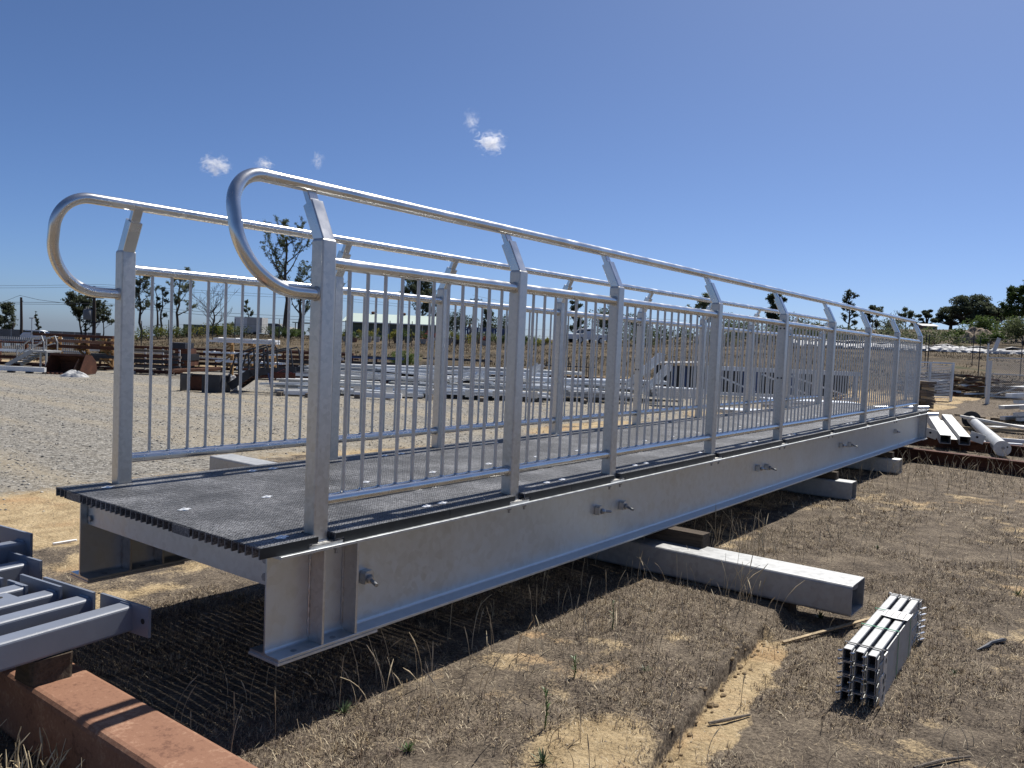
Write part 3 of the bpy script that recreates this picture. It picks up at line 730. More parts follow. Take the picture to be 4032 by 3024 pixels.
# grey-blue painted tubes with end plates
def painted(label, y, xe, z, w, h, slant, plate, perforated=False, L=2.4):
    t = thing('painted_tube', label, 'steel tube', (xe, y, z), slant, 'stack of grey-blue painted tubes')
    MB().hollow((-L, 0, h/2), (-.012, 0, h/2), w, h, .006, (0, 0, 1), .012).build('tube', MT['blue_paint'], t)
    y0, y1, z0, z1 = plate
    p = MB().box(-.012, 0, y0, y1, z0, z1).build('end_plate', MT['blue_paint'], t)
    for yy in (y0+.035, y1-.035):
        if abs(yy) > w/2+.012: MB().tube([(-.0135, yy, (z0+z1)/2), (.0015, yy, (z0+z1)/2)], .011, 12).build('bolt_hole', MT['hole'], p)
    wd = MB(); wd.tube([(-.015, -w/2+.01, h+.001), (-.015, w/2-.01, h+.001)], .005, 6); wd.build('weld_bead', MT['blue_paint'], t)
    if perforated:
        fl = MB().box(-.62, -.09, -w/2-.09, -w/2+.004, h-.012, h-.004).build('flange_plate', MT['blue_paint'], t)
        for q in range(5): MB().tube([(-.14-.095*q, -w/2-.045, h-.0035), (-.14-.095*q, -w/2-.045, h-.0028)], .013, 14).build('bolt_hole', MT['hole'], fl)
    return t
sl = R(7)
painted('grey-blue painted tube with end plate, nearest of the stack at the left edge', .545, -.475, .342, .080, .105, sl, (-.14, .17, -.005, .115))
painted('second grey-blue painted tube from the camera, set back behind the nearest one', .735, -.545, .345, .080, .105, sl, (-.05, .30, -.01, .13))
painted('third grey-blue painted tube, beside the one with round holes', .90, -.60, .345, .078, .105, sl, (-.05, .24, -.01, .13))
painted('grey-blue painted tube with a row of round holes in its flange', 1.06, -.66, .345, .078, .105, sl, (-.04, .10, 0, .11), True)
painted('fifth grey-blue painted tube, just below the large holed end plate', 1.20, -.70, .345, .075, .105, sl, (-.04, .26, 0, .12))
painted('grey-blue painted tube ending in a tall plate with holes', 1.42, -.50, .345, .085, .105, sl, (-.13, .17, -.09, .13))
painted('upper grey-blue painted tube behind the tall holed plate', 1.60, -.44, .40, .085, .105, sl, (-.08, .22, -.02, .15))
painted('farthest grey-blue painted tube with its plate at the left edge of the picture', 1.95, -.62, .40, .085, .105, sl, (-.10, .16, -.02, .19))
packer('timber block under the back of the grey-blue tubes', -.80, 1.55, .249, .15, .55, .092)

# ------------------------------------------------------------------ bundle of galvanised brackets
bz = -.088
bd = thing('bracket_bundle', 'strapped bundle of galvanised steel channels standing on the dry grass', 'steel bundle', (2.43, -1.665, bz+.004), R(1.5))
hl = .575
for c_ in range(3):
    for r_ in range(4):
        y = .058-.056*c_; z = r_*.068; off = random.uniform(-.015, .015)
        # hollow channel with open dark ends and bent lugs
        w, h = .040, .062; xa_, xb_ = -hl+off, hl+off
        m_ = MB().hollow((xa_, y, z+h/2), (xb_, y, z+h/2), w, h, .0035, (0, 0, 1), .006); o = m_.build('channel', MT['galv_lie'], bd)
        for e in (-1, 1):
            xe = e*hl+off
            MB().bar((xe-e*.05, y-w/2-.004, z+.03), (xe+e*.012, y-w/2-.008, z+.03), .003, .046).build('end_tab', MT['galv_lie'], o)
            for q in (.010, .05):
                MB().tube([(xe-e*.004, y+w/2+.003, z+q), (xe+e*.02, y+w/2+.006, z+q+.003), (xe+e*.026, y+w/2+.016, z+q+.004)], .0045, 6).build('lug', MT['galv_tube'], o)
        MB().box(xa_+.05, xa_+.056, y-w/2+.004, y+w/2-.004, z+.004, z+h-.004).build('mouth_shade', MT['hole'], o)  # added dark plate, stands in for the shade inside the open channel end
MB().box(-hl+.16, hl-.30, -.088, -.083, .02, .255).build('side_plate', MT['galv_lie'], bd)
for z0, x0 in ((.13, -hl+.02), (.045, -hl-.02), (-.0, -hl+.01)):
    pl = MB().box(x0, x0+.065, -.104, -.099, z0, z0+.14).build('slotted_plate', MT['galv_dull'], bd)
    for q in (.03, .105): MB().tube([(x0+.033, -.1045, z0+q), (x0+.033, -.1038, z0+q)], .014, 12).build('slot', MT['hole'], pl)
for q in range(6): MB().bar((hl-.06, -.088, .04+.036*q), (hl-.01, -.108, .043+.036*q), .012, .006).build('lug', MT['galv_tube'], bd)
def strap(x, mat, w=.014):
    zt, yy0, yy1 = .272, -.092, .086
    s_ = MB(); s_.box(x, x+w, yy0, yy1, zt, zt+.0015); s_.box(x, x+w, yy0-.0015, yy0, 0, zt+.0015); s_.box(x, x+w, yy1, yy1+.0015, 0, zt+.0015); s_.build('strap', mat, bd)
strap(-.16, MT['green_strap'], .009); strap(.17, MT['green_strap'], .009); strap(-hl+.075, MT['rubber']); strap(hl-.05, MT['rubber'])
tg = MB().prism([(-.07, -.065), (.05, -.07), (.075, -.02), (.06, .06), (-.06, .065), (-.075, .0)], (.12, -.03, .2745), (1, 0, 0), (0, 1, 0), (0, 0, .0012)).build('paper_tag', MT['paper'], bd)
for i in range(5):                                     # faded lines of lettering on the tag
    for j in range(4):
        MB().box(.065+.022*i, .065+.022*i+.012, -.075+.03*j, -.069+.03*j, .2759, .2764).build('print_mark', MT['black_steel'], tg)

# ------------------------------------------------------------------ loose things on the ground
def stick(label, pts, r, mat, name='stick'):
    o = MB().tube([Vector(p)-Vector(pts[0]) for p in pts], r, 6).build(name, MT[mat], None, pts[0]); return tag(o, label, 'stick')
def on(x, y, dz=.01): return (x, y, float(terrain(np.array([x]), np.array([y]))[0])+dz)
o = MB().bar((0, 0, 0), Vector(on(3.16, -1.44, .03))-Vector(on(2.46, -1.13, .012)), .022, .009).build('timber_lath', MT['pale_timber'], None, on(2.46, -1.13, .012)); tag(o, 'thin pale timber lath between the tube end and the steel bundle', 'timber')
stick('short dark stick lying in the sandy rut', [on(1.22, -1.22), on(1.30, -1.27, .016), on(1.42, -1.33)], [.007, .008, .005], 'grey_timber')
stick('dark broken stick near the bottom edge in the sand', [on(.62, -1.30, .012), on(.70, -1.36, .018), on(.80, -1.42, .01)], [.010, .012, .006], 'rust_dark')
stick('black stick on the grass right of the steel bundle', [on(3.05, -2.02, .008), on(3.13, -2.06, .02), on(3.22, -2.07, .010), on(3.30, -2.12, .018), on(3.38, -2.13, .006)], [.004, .012, .009, .013, .003], 'black_steel')
stick('thin dark stick at the lower right edge', [on(1.35, -2.02, .012), on(1.5, -2.1, .016), on(1.62, -2.18, .01)], [.006, .007, .004], 'grey_timber')
for i, (x, y, lx, ly) in enumerate([(.55, 3.35, .16, .03), (2.6, 3.2, .3, .05), (3.6, 3.6, .35, .09), (1.1, 2.45, .09, .04), (1.9, 4.2, .12, .05)]):
    lb = ['flat pale offcut on the sand left of the bridge', 'dark flat offcut behind the railings on the sand', 'splintered board on the sand beyond the railings', 'dark chip of bark on the sand by the left girder', 'small dark lump on the sand at left'][i]
    o = MB().loft([[(a*random.uniform(.85, 1.1), b_*random.uniform(.8, 1.1), z) for a, b_ in rrect(lx, ly, .008, 2)] for z in (0, .014)]).build('offcut', MT[['paper', 'timber', 'pale_timber', 'timber_x', 'timber'][i]], None, on(x, y, .0)); o.rotation_euler = (0, 0, .5*i); tag(o, lb, 'offcut')

# tall dry stalks with seed heads (stuff), green weeds (things)
def stalks(N, pick, Lr, name, label):
    V = MB(); cols = []
    for _ in range(N):
        x, y = pick(); z = float(terrain(np.array([x]), np.array([y]))[0]); L = random.uniform(*Lr); a = random.uniform(0, 6.28); le = random.uniform(.05, .55)
        pts = []; rr = []
        for k in range(6):
            f_ = k/5; th = le*f_*1.5; pts.append((x+math.cos(a)*L*f_*math.sin(th)*.8, y+math.sin(a)*L*f_*math.sin(th)*.8, z+L*f_*math.cos(th*.8))); rr.append(.0016*(1.15-.5*f_))
        if random.random() < .55: rr[4] = .0032; rr[5] = .0012
        V.tube(pts, rr, 4, False)
    o = V.build(name, MT['straw'], None, None, 'stuff'); return tag(o, label, 'dry grass')
MT['straw'] = plain('straw', (.52, .43, .28), .7, 0, .45, 8, 0, .2)
def pick_edge():
    x = random.uniform(-.6, 4.5); return x, -.15+random.gauss(0, .32)
def pick_any(): return random.uniform(-.8, 6), random.uniform(-2.8, -.2)
stalks(170, pick_edge, (.05, .26), 'grass_stalks', 'tall dry grass stalks with seed heads along the edge of the bridge shadow')
stalks(330, pick_any, (.05, .18), 'scattered_stalks', 'scattered dry grass stalks over the dead turf')
def cluster(cx, cy, N, sp, Lr, nm, lb): stalks(N, lambda: (random.gauss(cx, sp), random.gauss(cy, sp)), Lr, nm, lb)
cluster(2.72, -.80, 22, .12, (.12, .34), 'grass_clump', 'tall seeding grass leaning against the near galvanised tube')
cluster(3.9, -.35, 40, .2, (.15, .38), 'grass_clump', 'seeding grass standing in the shade behind the timber packer')
cluster(-1.02, .22, 200, .13, (.06, .19), 'grass_clump', 'tangle of pale dry grass beside the rusty section in the left corner')
cluster(.35, -.1, 11, .12, (.16, .36), 'grass_clump', 'long thin stalks rising below the near bearing plate')
cluster(9.6, -.9, 220, .8, (.12, .35), 'grass_clump', 'straw grass along the rusty beam at the far end'); cluster(12.2, -2.2, 200, .7, (.12, .35), 'grass_clump', 'straw grass around the pipe at right')
def weed(label, x, y, h, nl, spread, green, upright=False):
    z = float(terrain(np.array([x]), np.array([y]))[0])
    t = thing('green_weed', label, 'weed', (x, y, z-.004)); L = MB()
    if upright:
        MB().tube([(0, 0, 0), (.01, .0, h*.5), (.0, .01, h)], [.004, .003, .0015], 5).build('stem', green, t)
    for k in range(nl):
        a = random.uniform(0, 6.28); zz = random.uniform(.05, .95)*h if upright else 0; ll = (random.uniform(.35, 1)*spread*.75); w = ll*.04 if not upright else ll*.085
        el = random.uniform(.5, 1.25); d = Vector((math.cos(a)*math.cos(el), math.sin(a)*math.cos(el), math.sin(el))); s_ = Vector((-math.sin(a), math.cos(a), 0)); o_ = Vector((0, 0, zz))
        p1 = o_+d*ll*.5; p2 = o_+d*ll+Vector((0, 0, -ll*.12))
        L.add([o_-s_*w*.3, o_+s_*w*.3, p1+s_*w, p1-s_*w, p2], [(0, 1, 2, 3), (3, 2, 4)])
    L.build('leaves', green, t); return t
wg = plain('weed_green', (.07, .13, .03), .5, 0, .35, 12, 0); wg2 = plain('weed_grey_green', (.09, .13, .055), .55, 0, .3, 12, 0)
def wpx(label, x, y, *a): weed(label, x, y, *a)
weed('bright green grass tuft near the lower edge of the bridge shadow', .05, -.52, .06, 60, .075, wg)
weed('upright green weed near the bottom edge of the picture', .55, -.80, .17, 26, .06, wg, True)
weed('small green rosette weed on the turf left of the rut', 1.35, -.83, .03, 26, .075, wg2)
weed('leafy green weed in the middle of the turf', 1.05, -.62, .10, 26, .06, wg, True)
weed('grey-green weed at the bottom edge beside the sand', .32, -.95, .08, 60, .10, wg2)
weed('green weed between the steel bundle and its right edge grass', 2.55, -1.98, .06, 28, .07, wg2)
weed('green weed in the shade under the near tube end', 3.1, -1.15, .10, 50, .10, wg)
weed('low green weed on the turf right of the far tube', 5.0, -1.05, .05, 30, .08, wg2)
weed('green weed at the right edge of the picture', 4.3, -2.1, .08, 36, .10, wg)
weed('green weed behind the steel bundle', 3.6, -1.5, .07, 30, .08, wg2)
weed('thin green weed stalk on the turf edge by the shadow', 1.75, -.42, .17, 18, .05, wg2, True)
weed('dark grass tuft in the bridge shadow by the stalks', .12, -.08, .05, 50, .10, wg2)
# ------------------------------------------------------------------ background things: helper frame is picture-right (x), away (y), up (z)
def bt(name, label, cat, px, t, ang=0, group=None, dz=0):
    p = gp(px, t); p.z += dz; return thing(name, label, cat, p, RZ+R(ang), group)
def M_(px, t): return px*t/FPX                          # picture pixels to metres at distance t
def part(t, name, mat, f):
    m_ = MB(); f(m_); return m_.build(name, MT[mat] if isinstance(mat, str) else mat, t)

MT['dirt'] = plain('dirt', (.23, .18, .125), .95, 0, .3, 1.5, .3)
# --- far left: sheet fence, car, pickets
t = bt('sheet_fence', 'grey sheet metal fence behind the white car at far left', 'fence', 140, 112)
for i in range(9):
    x = -7+i*1.75
    part(t, 'panel', 'fence_grey', lambda m_: [m_.box(x+q*.25, x+q*.25+.125, -.02, .02, 0, 1.8) for q in range(7)] + [m_.box(x+q*.25+.125, x+q*.25+.25, .0, .03, 0, 1.8) for q in range(7)])
    part(t, 'post', 'galv_dull', lambda m_: m_.box(x-.06, x, -.05, .04, 0, 1.86))
part(t, 'top_rail', 'fence_grey', lambda m_: m_.box(-7.05, 8.8, -.03, .03, 1.8, 1.86))
def car(label, px, t_, ang, body, L, suv=True, ute=False, group=None, cat='car', name='parked_car'):
    t = bt(name, label, cat, px, t_, ang, group); W2 = .92; H = 1.75 if suv else 1.45
    if ute: prof = [(-L/2, .45), (L/2, .45), (L/2, .85), (L/2-.1, 1.0), (L*.23, 1.08), (L*.10, 1.68), (-L*.10, 1.74), (-L*.13, 1.05), (-L/2, 1.05)]
    else: prof = [(-L/2, .40), (L/2, .40), (L/2, .80), (L/2-.15, .98), (L*.24, 1.06), (L*.10, H-.10), (0, H), (-L*.36, H-.02), (-L*.47, 1.10), (-L/2, .95)]
    m_ = MB(); n_ = len(prof)
    rings = [[(x*(.97 if abs(y) > .9 else 1), y, z if (z < 1.1 or abs(y) < .8) else z-.03) for x, z in prof] for y in (-W2, -W2*.86, W2*.86, W2)]
    for r_ in (rings[0], rings[3]):
        for k, (x, z) in enumerate(prof):
            if z > 1.1: r_[k] = (x, r_[k][1]*.86, z-.04)
    m_.loft(rings, True, False); bo = m_.build('body', MT[body], t)
    zt = H-.16; zl = 1.05
    segs = [(-L*.42, -L*.20), (-L*.18, L*.0), (L*.02, L*.135)] if not ute else [(-L*.09, L*.0), (L*.02, L*.13)]
    for s_ in (-1, 1):
        for a, b_ in segs:
            part(bo, 'window', 'glass', lambda m_: m_.prism([(a, zl+.05), (b_+.10, zl+.05), (b_, zt), (a+.06, zt)], (0, s_*W2*.90-(.02 if s_ < 0 else 0), 0), (1, 0, 0), (0, 0, 1), (0, .02, 0)))
    part(bo, 'windscreen', 'glass', lambda m_: m_.add([(L*.235, -.7, 1.11), (L*.235, .7, 1.11), (L*.112, .62, H-.14), (L*.112, -.62, H-.14), (L*.245, -.7, 1.11), (L*.245, .7, 1.11), (L*.122, .62, H-.14), (L*.122, -.62, H-.14)], [(0, 1, 2, 3), (4, 7, 6, 5), (0, 4, 5, 1), (3, 2, 6, 7), (0, 3, 7, 4), (1, 5, 6, 2)]))
    for x in (-L*.30, L*.32):
        for y in (-W2+.1, W2-.1):
            wh = part(t, 'wheel', 'tyre', lambda m_: m_.tube([(x, y-.11, .36), (x, y+.11, .36)], .36, 16)); part(wh, 'rim', 'galv_dull', lambda m_: m_.tube([(x, y+(-.125 if y < 0 else .125), .36), (x, y+(-.112 if y < 0 else .112), .36)], .22, 12))
    for y in (-.62, .62): part(t, 'headlight', 'paper', lambda m_: m_.box(L/2-.03, L/2+.015, y-.18, y+.18, .72, .86))
    return t
car('white four wheel drive parked in front of the grey fence at far left', 158, 105, 10, 'white', 4.5)
t = bt('picket_fence', 'low pale picket fence behind the steel rack at left', 'fence', 165, 50)
L_ = M_(175, 50)
for i in range(52):
    x = -L_-.6+i*(2*L_+.6)/51
    part(t, 'picket', 'offwhite', lambda m_: m_.box(x-.028, x+.028, -.012, .012, .08, 1.05))
for z in (.25, .85): part(t, 'rail', 'offwhite', lambda m_: m_.box(-L_-.7, L_+.1, .015, .055, z, z+.07))

# --- galvanised stair unit
t = bt('steel_stair', 'galvanised steel stair with handrails lying in the yard at far left', 'stairs', 100, 27)
a = lambda px, py: Vector((M_(px-100, 27), 0, 1.553-(py-1269)*27/FPX))      # picture plane at that distance, in local metres
for y in (0, .8):
    o_ = Vector((0, y, 0))
    part(t, 'stringer', 'galv_lie', lambda m_: m_.bar(a(20, 1439)+o_, a(122, 1379)+o_, .04, .13))
    part(t, 'handrail', 'galv_lie', lambda m_: m_.tube([a(62, 1376)+o_, a(120, 1328)+o_, a(158, 1318)+o_, a(168, 1345)+o_], .022, 8))
    part(t, 'lower_rail', 'galv_lie', lambda m_: m_.tube([a(62, 1400)+o_, a(120, 1358)+o_, a(158, 1346)+o_], .018, 8))
    for px, y0, y1 in ((63, 1372, 1405), (123, 1330, 1378), (168, 1338, 1385)): part(t, 'rail_post', 'galv_lie', lambda m_: m_.bar(a(px, y1)+o_, a(px, y0)+o_, .03, .03))
    for px in (156, 178): part(t, 'leg', 'galv_lie', lambda m_: m_.bar(a(px, 1449)+o_, a(px, 1380)+o_, .05, .05))
part(t, 'platform', 'galv_lie', lambda m_: m_.box(M_(20, 27), M_(82, 27), -.05, .85, .60, .66))
for k in range(5):
    p = a(30, 1436).lerp(a(118, 1384), (k+.5)/5); part(t, 'tread', 'galv_lie', lambda m_: m_.box(p.x-.13, p.x+.13, .03, .77, p.z, p.z+.04))
t = bt('pale_beam', 'long pale painted beam on the ground below the steel stair', 'steel beam', 85, 25, -2)
part(t, 'beam', 'white', lambda m_: m_.box(-M_(110, 25), M_(92, 25), -.05, .05, .05, .19))
for x in (-.35, .22): part(t, 'foot', 'black_steel', lambda m_: m_.box(x-.07, x+.07, -.1, .1, .0, .05))
# --- bucket
t = bt('excavator_bucket', 'rusty excavator bucket with toothed lip standing in the gravel yard', 'bucket', 272, 25.4, -8)
w = .58; prof = [(-.42, .02), (.38, .02), (.46, .12), (.40, .42), (.20, .60), (-.10, .64), (-.14, .58), (.14, .53), (.33, .36), (.36, .14), (.33, .08), (-.42, .06)]
part(t, 'shell', 'rust_dark', lambda m_: m_.prism(prof, (-w, 0, 0), (0, 1, 0), (0, 0, 1), (2*w, 0, 0)))
side = [(-.42, .02), (.38, .02), (.46, .12), (.40, .42), (.20, .60), (-.10, .64)]
for x in (-w-.02, w): part(t, 'cheek', 'rust_dark', lambda m_: m_.prism(side, (x, 0, 0), (0, 1, 0), (0, 0, 1), (.022, 0, 0)))
part(t, 'brace', 'rust', lambda m_: m_.prism([(-.42, .02), (.02, .02), (-.08, .5)], (w-.24, 0, 0), (0, 1, 0), (0, 0, 1), (.03, 0, 0)))
for k in range(8): part(t, 'tooth', 'rust_dark', lambda m_: m_.bar((-w+.07+k*.15, -.42, .04), (-w+.07+k*.15, -.54, .02), .06, .04))
def heap(name, label, cat, px, t_, wx, wy, h, mat, seed, ang=0):
    t = bt(name, label, cat, px, t_, ang); n_ = 22; m_ = MB(); vs = []; fs = []
    for i in range(n_+1):
        for j in range(n_+1):
            u, v = i/n_*2-1, j/n_*2-1; r_ = max(0, 1-(u*u+v*v)); hh = h*r_**.6*(.35+1.3*float(fbm(np.array([u*3+seed]), np.array([v*3+seed*2]), seed)[0])); vs.append((u*wx, v*wy, hh-.02))
    for i in range(n_):
        for j in range(n_): fs.append((i*(n_+1)+j, (i+1)*(n_+1)+j, (i+1)*(n_+1)+j+1, i*(n_+1)+j+1))
    m_.add(vs, fs, False); m_.build('sheet', MT[mat], t); return t
heap('crumpled_sheet', 'crumpled white sheet on the ground in front of the rusty bucket', 'sheet', 290, 24.2, .42, .3, .17, 'offwhite', 3)
# --- cantilever racks with rusty sections
def rack(label, px, t_, wid, ups, levels, upmat, seed, barmats, group=None, dep=.8, upw=.09, arms=True):
    rr = random.Random(seed); t = bt('steel_rack', label, 'rack', px, t_); top = max(levels)
    for u in ups:
        part(t, 'upright', upmat, lambda m_: m_.box(u-upw/2, u+upw/2, dep*.5, dep*.5+upw, 0, top+.1))
        part(t, 'foot', upmat, lambda m_: m_.box(u-upw/2, u+upw/2, -dep*.5, dep*.5, 0, .09))
        if arms:
            for z in levels[1:]:
                part(t, 'arm', upmat, lambda m_: m_.bar((u, dep*.5, z-.05), (u, -dep*.5, z-.02), upw*.7, .07)); part(t, 'brace', upmat, lambda m_: m_.bar((u+.16, dep*.4, z-.38), (u, -.1, z-.06), .05, .05))
    return t, levels, wid, dep, rr
def load(r, name, label, mat, rows, cat='steel sections', group=None):
    t, levels, wid, dep, rr = r
    for li, z in enumerate(levels):
        for q in range(rows[li] if li < len(rows) else 0):
            y = -dep*.45+dep*.8*rr.random(); w = rr.uniform(.05, .12); h = rr.uniform(.05, .11); a_ = -wid*rr.uniform(.85, 1.1); b_ = wid*rr.uniform(.8, 1.12)
            o = MB().box(a_, b_, y-w/2, y+w/2, 0, h).build(name, MT[mat[rr.randrange(len(mat))]], None, Vector(t.location)+Matrix.Rotation(t.rotation_euler.z, 3, 'Z')@Vector((0, 0, z+.005+q*.004)))
            o.rotation_euler = (0, 0, t.rotation_euler.z+rr.uniform(-.012, .012)); tag(o, ORDS[q]+' '+label+', '+ORDS[li]+' level up', cat, group)
r1 = rack('ochre cantilever rack of rusty sections behind the bucket', 320, 29, 1.5, (-1.05, -.05, .85), [.02, .42, .72, .92, 1.12], 'orange', 2, None)
load(r1, 'rusty_section', 'long rusty steel section on the ochre rack behind the bucket', ['rust_dark', 'rust', 'rust_dark', 'black_steel'], [4, 3, 4, 4, 5], group='rusty sections on the ochre rack')
r2 = rack('low dark rack of steel bars left of the near post', 610, 27.5, .85, (-.55, .05, .62), [.02, .2, .38, .56, .74], 'galv_dull', 5, None, upw=.05, arms=False)
load(r2, 'steel_bar', 'dark steel bar on the low rack behind the first railing panel', ['rust_dark', 'black_steel', 'grey_timber', 'rust_dark'], [4, 3, 3, 3, 3], group='bars on the low rack')
r0_ = rack('rusty rack of long bars at the left picture edge behind the stair', 60, 30, 1.1, (-.9, .1, .9), [.02, .25, .5, .8], 'rust_dark', 8, None, arms=False)
load(r0_, 'rusty_bar', 'rusty bar on the rack behind the galvanised stair', ['rust', 'rust_dark', 'galv_far', 'rust_dark'], [3, 3, 3, 3], group='bars behind the stair')
for j_, (px_, w_, sd_) in enumerate([(500, 1.6, 41), (830, 1.7, 42), (1180, 1.8, 43), (1230, 1.6, 44)]):
    rr_ = rack(['long low rack of dark stock behind the left post', 'long low rack of dark stock behind the wrapped bundles', 'long low rack of dark stock behind the black stair', 'second long rack behind the black stair, further back'][j_], px_, 31+.7*(j_ == 3), w_, (-w_*.8, 0, w_*.8), [.04, .22, .4, .58, .76], 'rust_dark', sd_, None, arms=False, upw=.06)
    load(rr_, 'stock_length', ['dark length behind the left post', 'dark length behind the wrapped bundles', 'dark length behind the black stair', 'dark length on the rear rack'][j_], ['rust_dark', 'rust', 'black_steel', 'galv_far', 'rust_dark'], [4, 4, 4, 3, 3], group=['stock behind the left post', 'stock behind the wrapped bundles', 'stock behind the black stair', 'stock on the rear rack'][j_])
t = bt('plate_stack', 'stack of dark rusty plates and boxes beside the low rack', 'steel plates', 720, 30)
for i, (x0, x1, z0, z1) in enumerate([(-.32, .25, 0, .22), (-.42, .40, .22, .42), (-.3, .42, .42, .66), (-.42, .3, .66, .84), (-.38, .2, .84, 1.05)]):
    part(t, 'plate', 'rust_dark' if i % 2 else 'black_steel', lambda m_: m_.box(x0, x1, -.4, .4, z0+.004, z1))
for i in range(9):
    o = MB().bar((0, 0, 0), (-1.25-.05*i, -.9+.1*i, -.06-.01*i), .06, .05).build('rusty_angle', MT['rust'], None, gp(868, 26.5+.12*i)+Vector((0, 0, .32-.02*(i % 4)))); o.rotation_euler = (0, 0, RZ+.2); tag(o, ORDS[i]+' rusty steel angle from the front in the sloping pile behind the dark box', 'steel sections', 'sloping pile of rusty angles')
# --- ochre trestle rack with wrapped galvanised bundles
t = bt('steel_rack', 'ochre trestle rack holding wrapped galvanised bundles', 'rack', 965, 28)
for u in (-.62, .12, .88):
    part(t, 'upright', 'orange', lambda m_: m_.box(u-.05, u+.05, .35, .45, 0, 1.12))
    for z in (.42, .72, 1.10):
        part(t, 'arm', 'orange', lambda m_: m_.bar((u, .4, z), (u, -.45, z), .08, .07))
        part(t, 'brace', 'orange', lambda m_: m_.bar((u-.18, -.2, z-.28), (u+.12, -.1, z-.03), .05, .05))
def bundle(label, px, t_, z, L, w, h, nx_, nz_, mat='galv_far', ang=0, name='steel_bundle', wrap=False, group=None, tilt=0):
    t = bt(name, label, 'steel bundle', px, t_, ang, group, z)
    for i in range(nx_):
        for k in range(nz_):
            y = -w/2+w*(i+.5)/nx_; zz = h*k/nz_; jl = random.uniform(-.06, .06)*L
            part(t, 'section', mat, lambda m_: m_.bar((-L/2+jl, y, zz+h/nz_/2), (L/2+jl, y, zz+h/nz_/2+tilt), w/nx_*.86, h/nz_*.84))
    if wrap:
        for q in (-.4, -.12, .15, .4): part(t, 'strap', 'paper', lambda m_: m_.box(q*L-.012, q*L+.012, -w/2-.012, w/2+.012, -.008, h+.012))
    return t
bundle('white wrapped bundle on the top arms of the ochre trestle rack', 960, 28, 1.145, 2.1, .5, .16, 3, 2, 'white', 1, wrap=True)
bundle('thin galvanised bundle on the middle arms of the ochre trestle rack', 945, 28, .765, 2.4, .4, .06, 4, 1, 'galv_far', 0, wrap=True)
bundle('galvanised bundle on the lowest arms of the ochre trestle rack', 985, 28, .465, 2.2, .4, .07, 4, 1, 'galv_far', -1, wrap=True)
# --- dark steel box and black stair
t = bt('open_steel_box', 'dark open steel box frame on the gravel', 'steel box', 808, 20.6, -6)
part(t, 'back_wall', 'rust_dark', lambda m_: m_.box(-.50, .50, .28, .30, .0, .42)); part(t, 'side_wall', 'black_steel', lambda m_: m_.box(-.52, -.50, -.3, .3, 0, .43)); part(t, 'side_wall', 'black_steel', lambda m_: m_.box(.50, .52, -.3, .3, 0, .43))
part(t, 'front_panel', 'black_steel', lambda m_: m_.box(.05, .50, -.30, -.28, 0, .42)); part(t, 'top_edge', 'black_steel', lambda m_: m_.box(-.52, .52, -.31, -.27, .42, .45)); part(t, 'stiffener', 'rust_dark', lambda m_: m_.box(-.40, .02, -.1, -.08, .06, .36))
t = bt('black_stair', 'black steel stair stringers and bent handrails lying on the gravel', 'stairs', 1040, 21, 0)
b_ = lambda px, py, y=0: Vector((M_(px-1040, 21), y, 1.553-(py-1309)*21/FPX))
for y in (-.3, .5):
    part(t, 'stringer', 'black_steel', lambda m_: [m_.bar(b_(920, 1525, y), b_(1000, 1465, y), .03, .20), m_.bar(b_(995, 1468, y), b_(1175, 1448, y), .03, .15)])
    part(t, 'handrail', 'black_steel', lambda m_: m_.tube([b_(905, 1535, y), b_(918, 1480, y), b_(940, 1400, y), b_(1000, 1375, y), b_(1055, 1358, y), b_(1062, 1370, y), b_(1068, 1450, y)], .022, 7))
    part(t, 'handrail', 'black_steel', lambda m_: m_.tube([b_(985, 1450, y), b_(1010, 1400, y), b_(1145, 1363, y), b_(1152, 1375, y), b_(1163, 1445, y)], .022, 7))
    for px, y0, y1 in ((955, 1395, 1480), (1015, 1370, 1460), (1030, 1385, 1455)): part(t, 'rail_post', 'black_steel', lambda m_: m_.bar(b_(px, y1, y), b_(px-6, y0, y), .04, .04))
for k in range(4):
    p = b_(930+18*k, 1515-13*k, .1); part(t, 'tread', 'rust_dark', lambda m_: m_.box(p.x-.1, p.x+.1, -.28, .48, p.z-.02, p.z+.015))
part(t, 'landing_face', 'rust_dark', lambda m_: m_.box(b_(1075, 0).x, b_(1175, 0).x, -.335, -.318, .42, .56))
part(t, 'paint_mark', 'pink', lambda m_: [m_.bar(b_(1105, 1462, -.338), b_(1128, 1449, -.338), .003, .02, (0, 1, 0)), m_.bar(b_(1128, 1449, -.338), b_(1172, 1464, -.338), .003, .02, (0, 1, 0)), m_.bar(b_(1106, 1463, -.338), b_(1170, 1465, -.338), .003, .012, (0, 1, 0))])
part(t, 'leg', 'blue_steel', lambda m_: m_.bar(b_(1083, 1528, -.3), b_(1070, 1465, -.3), .05, .05))
heap('crumpled_sheet', 'crumpled white plastic behind the dark steel box', 'sheet', 895, 21.5, .30, .3, .42, 'offwhite', 9)

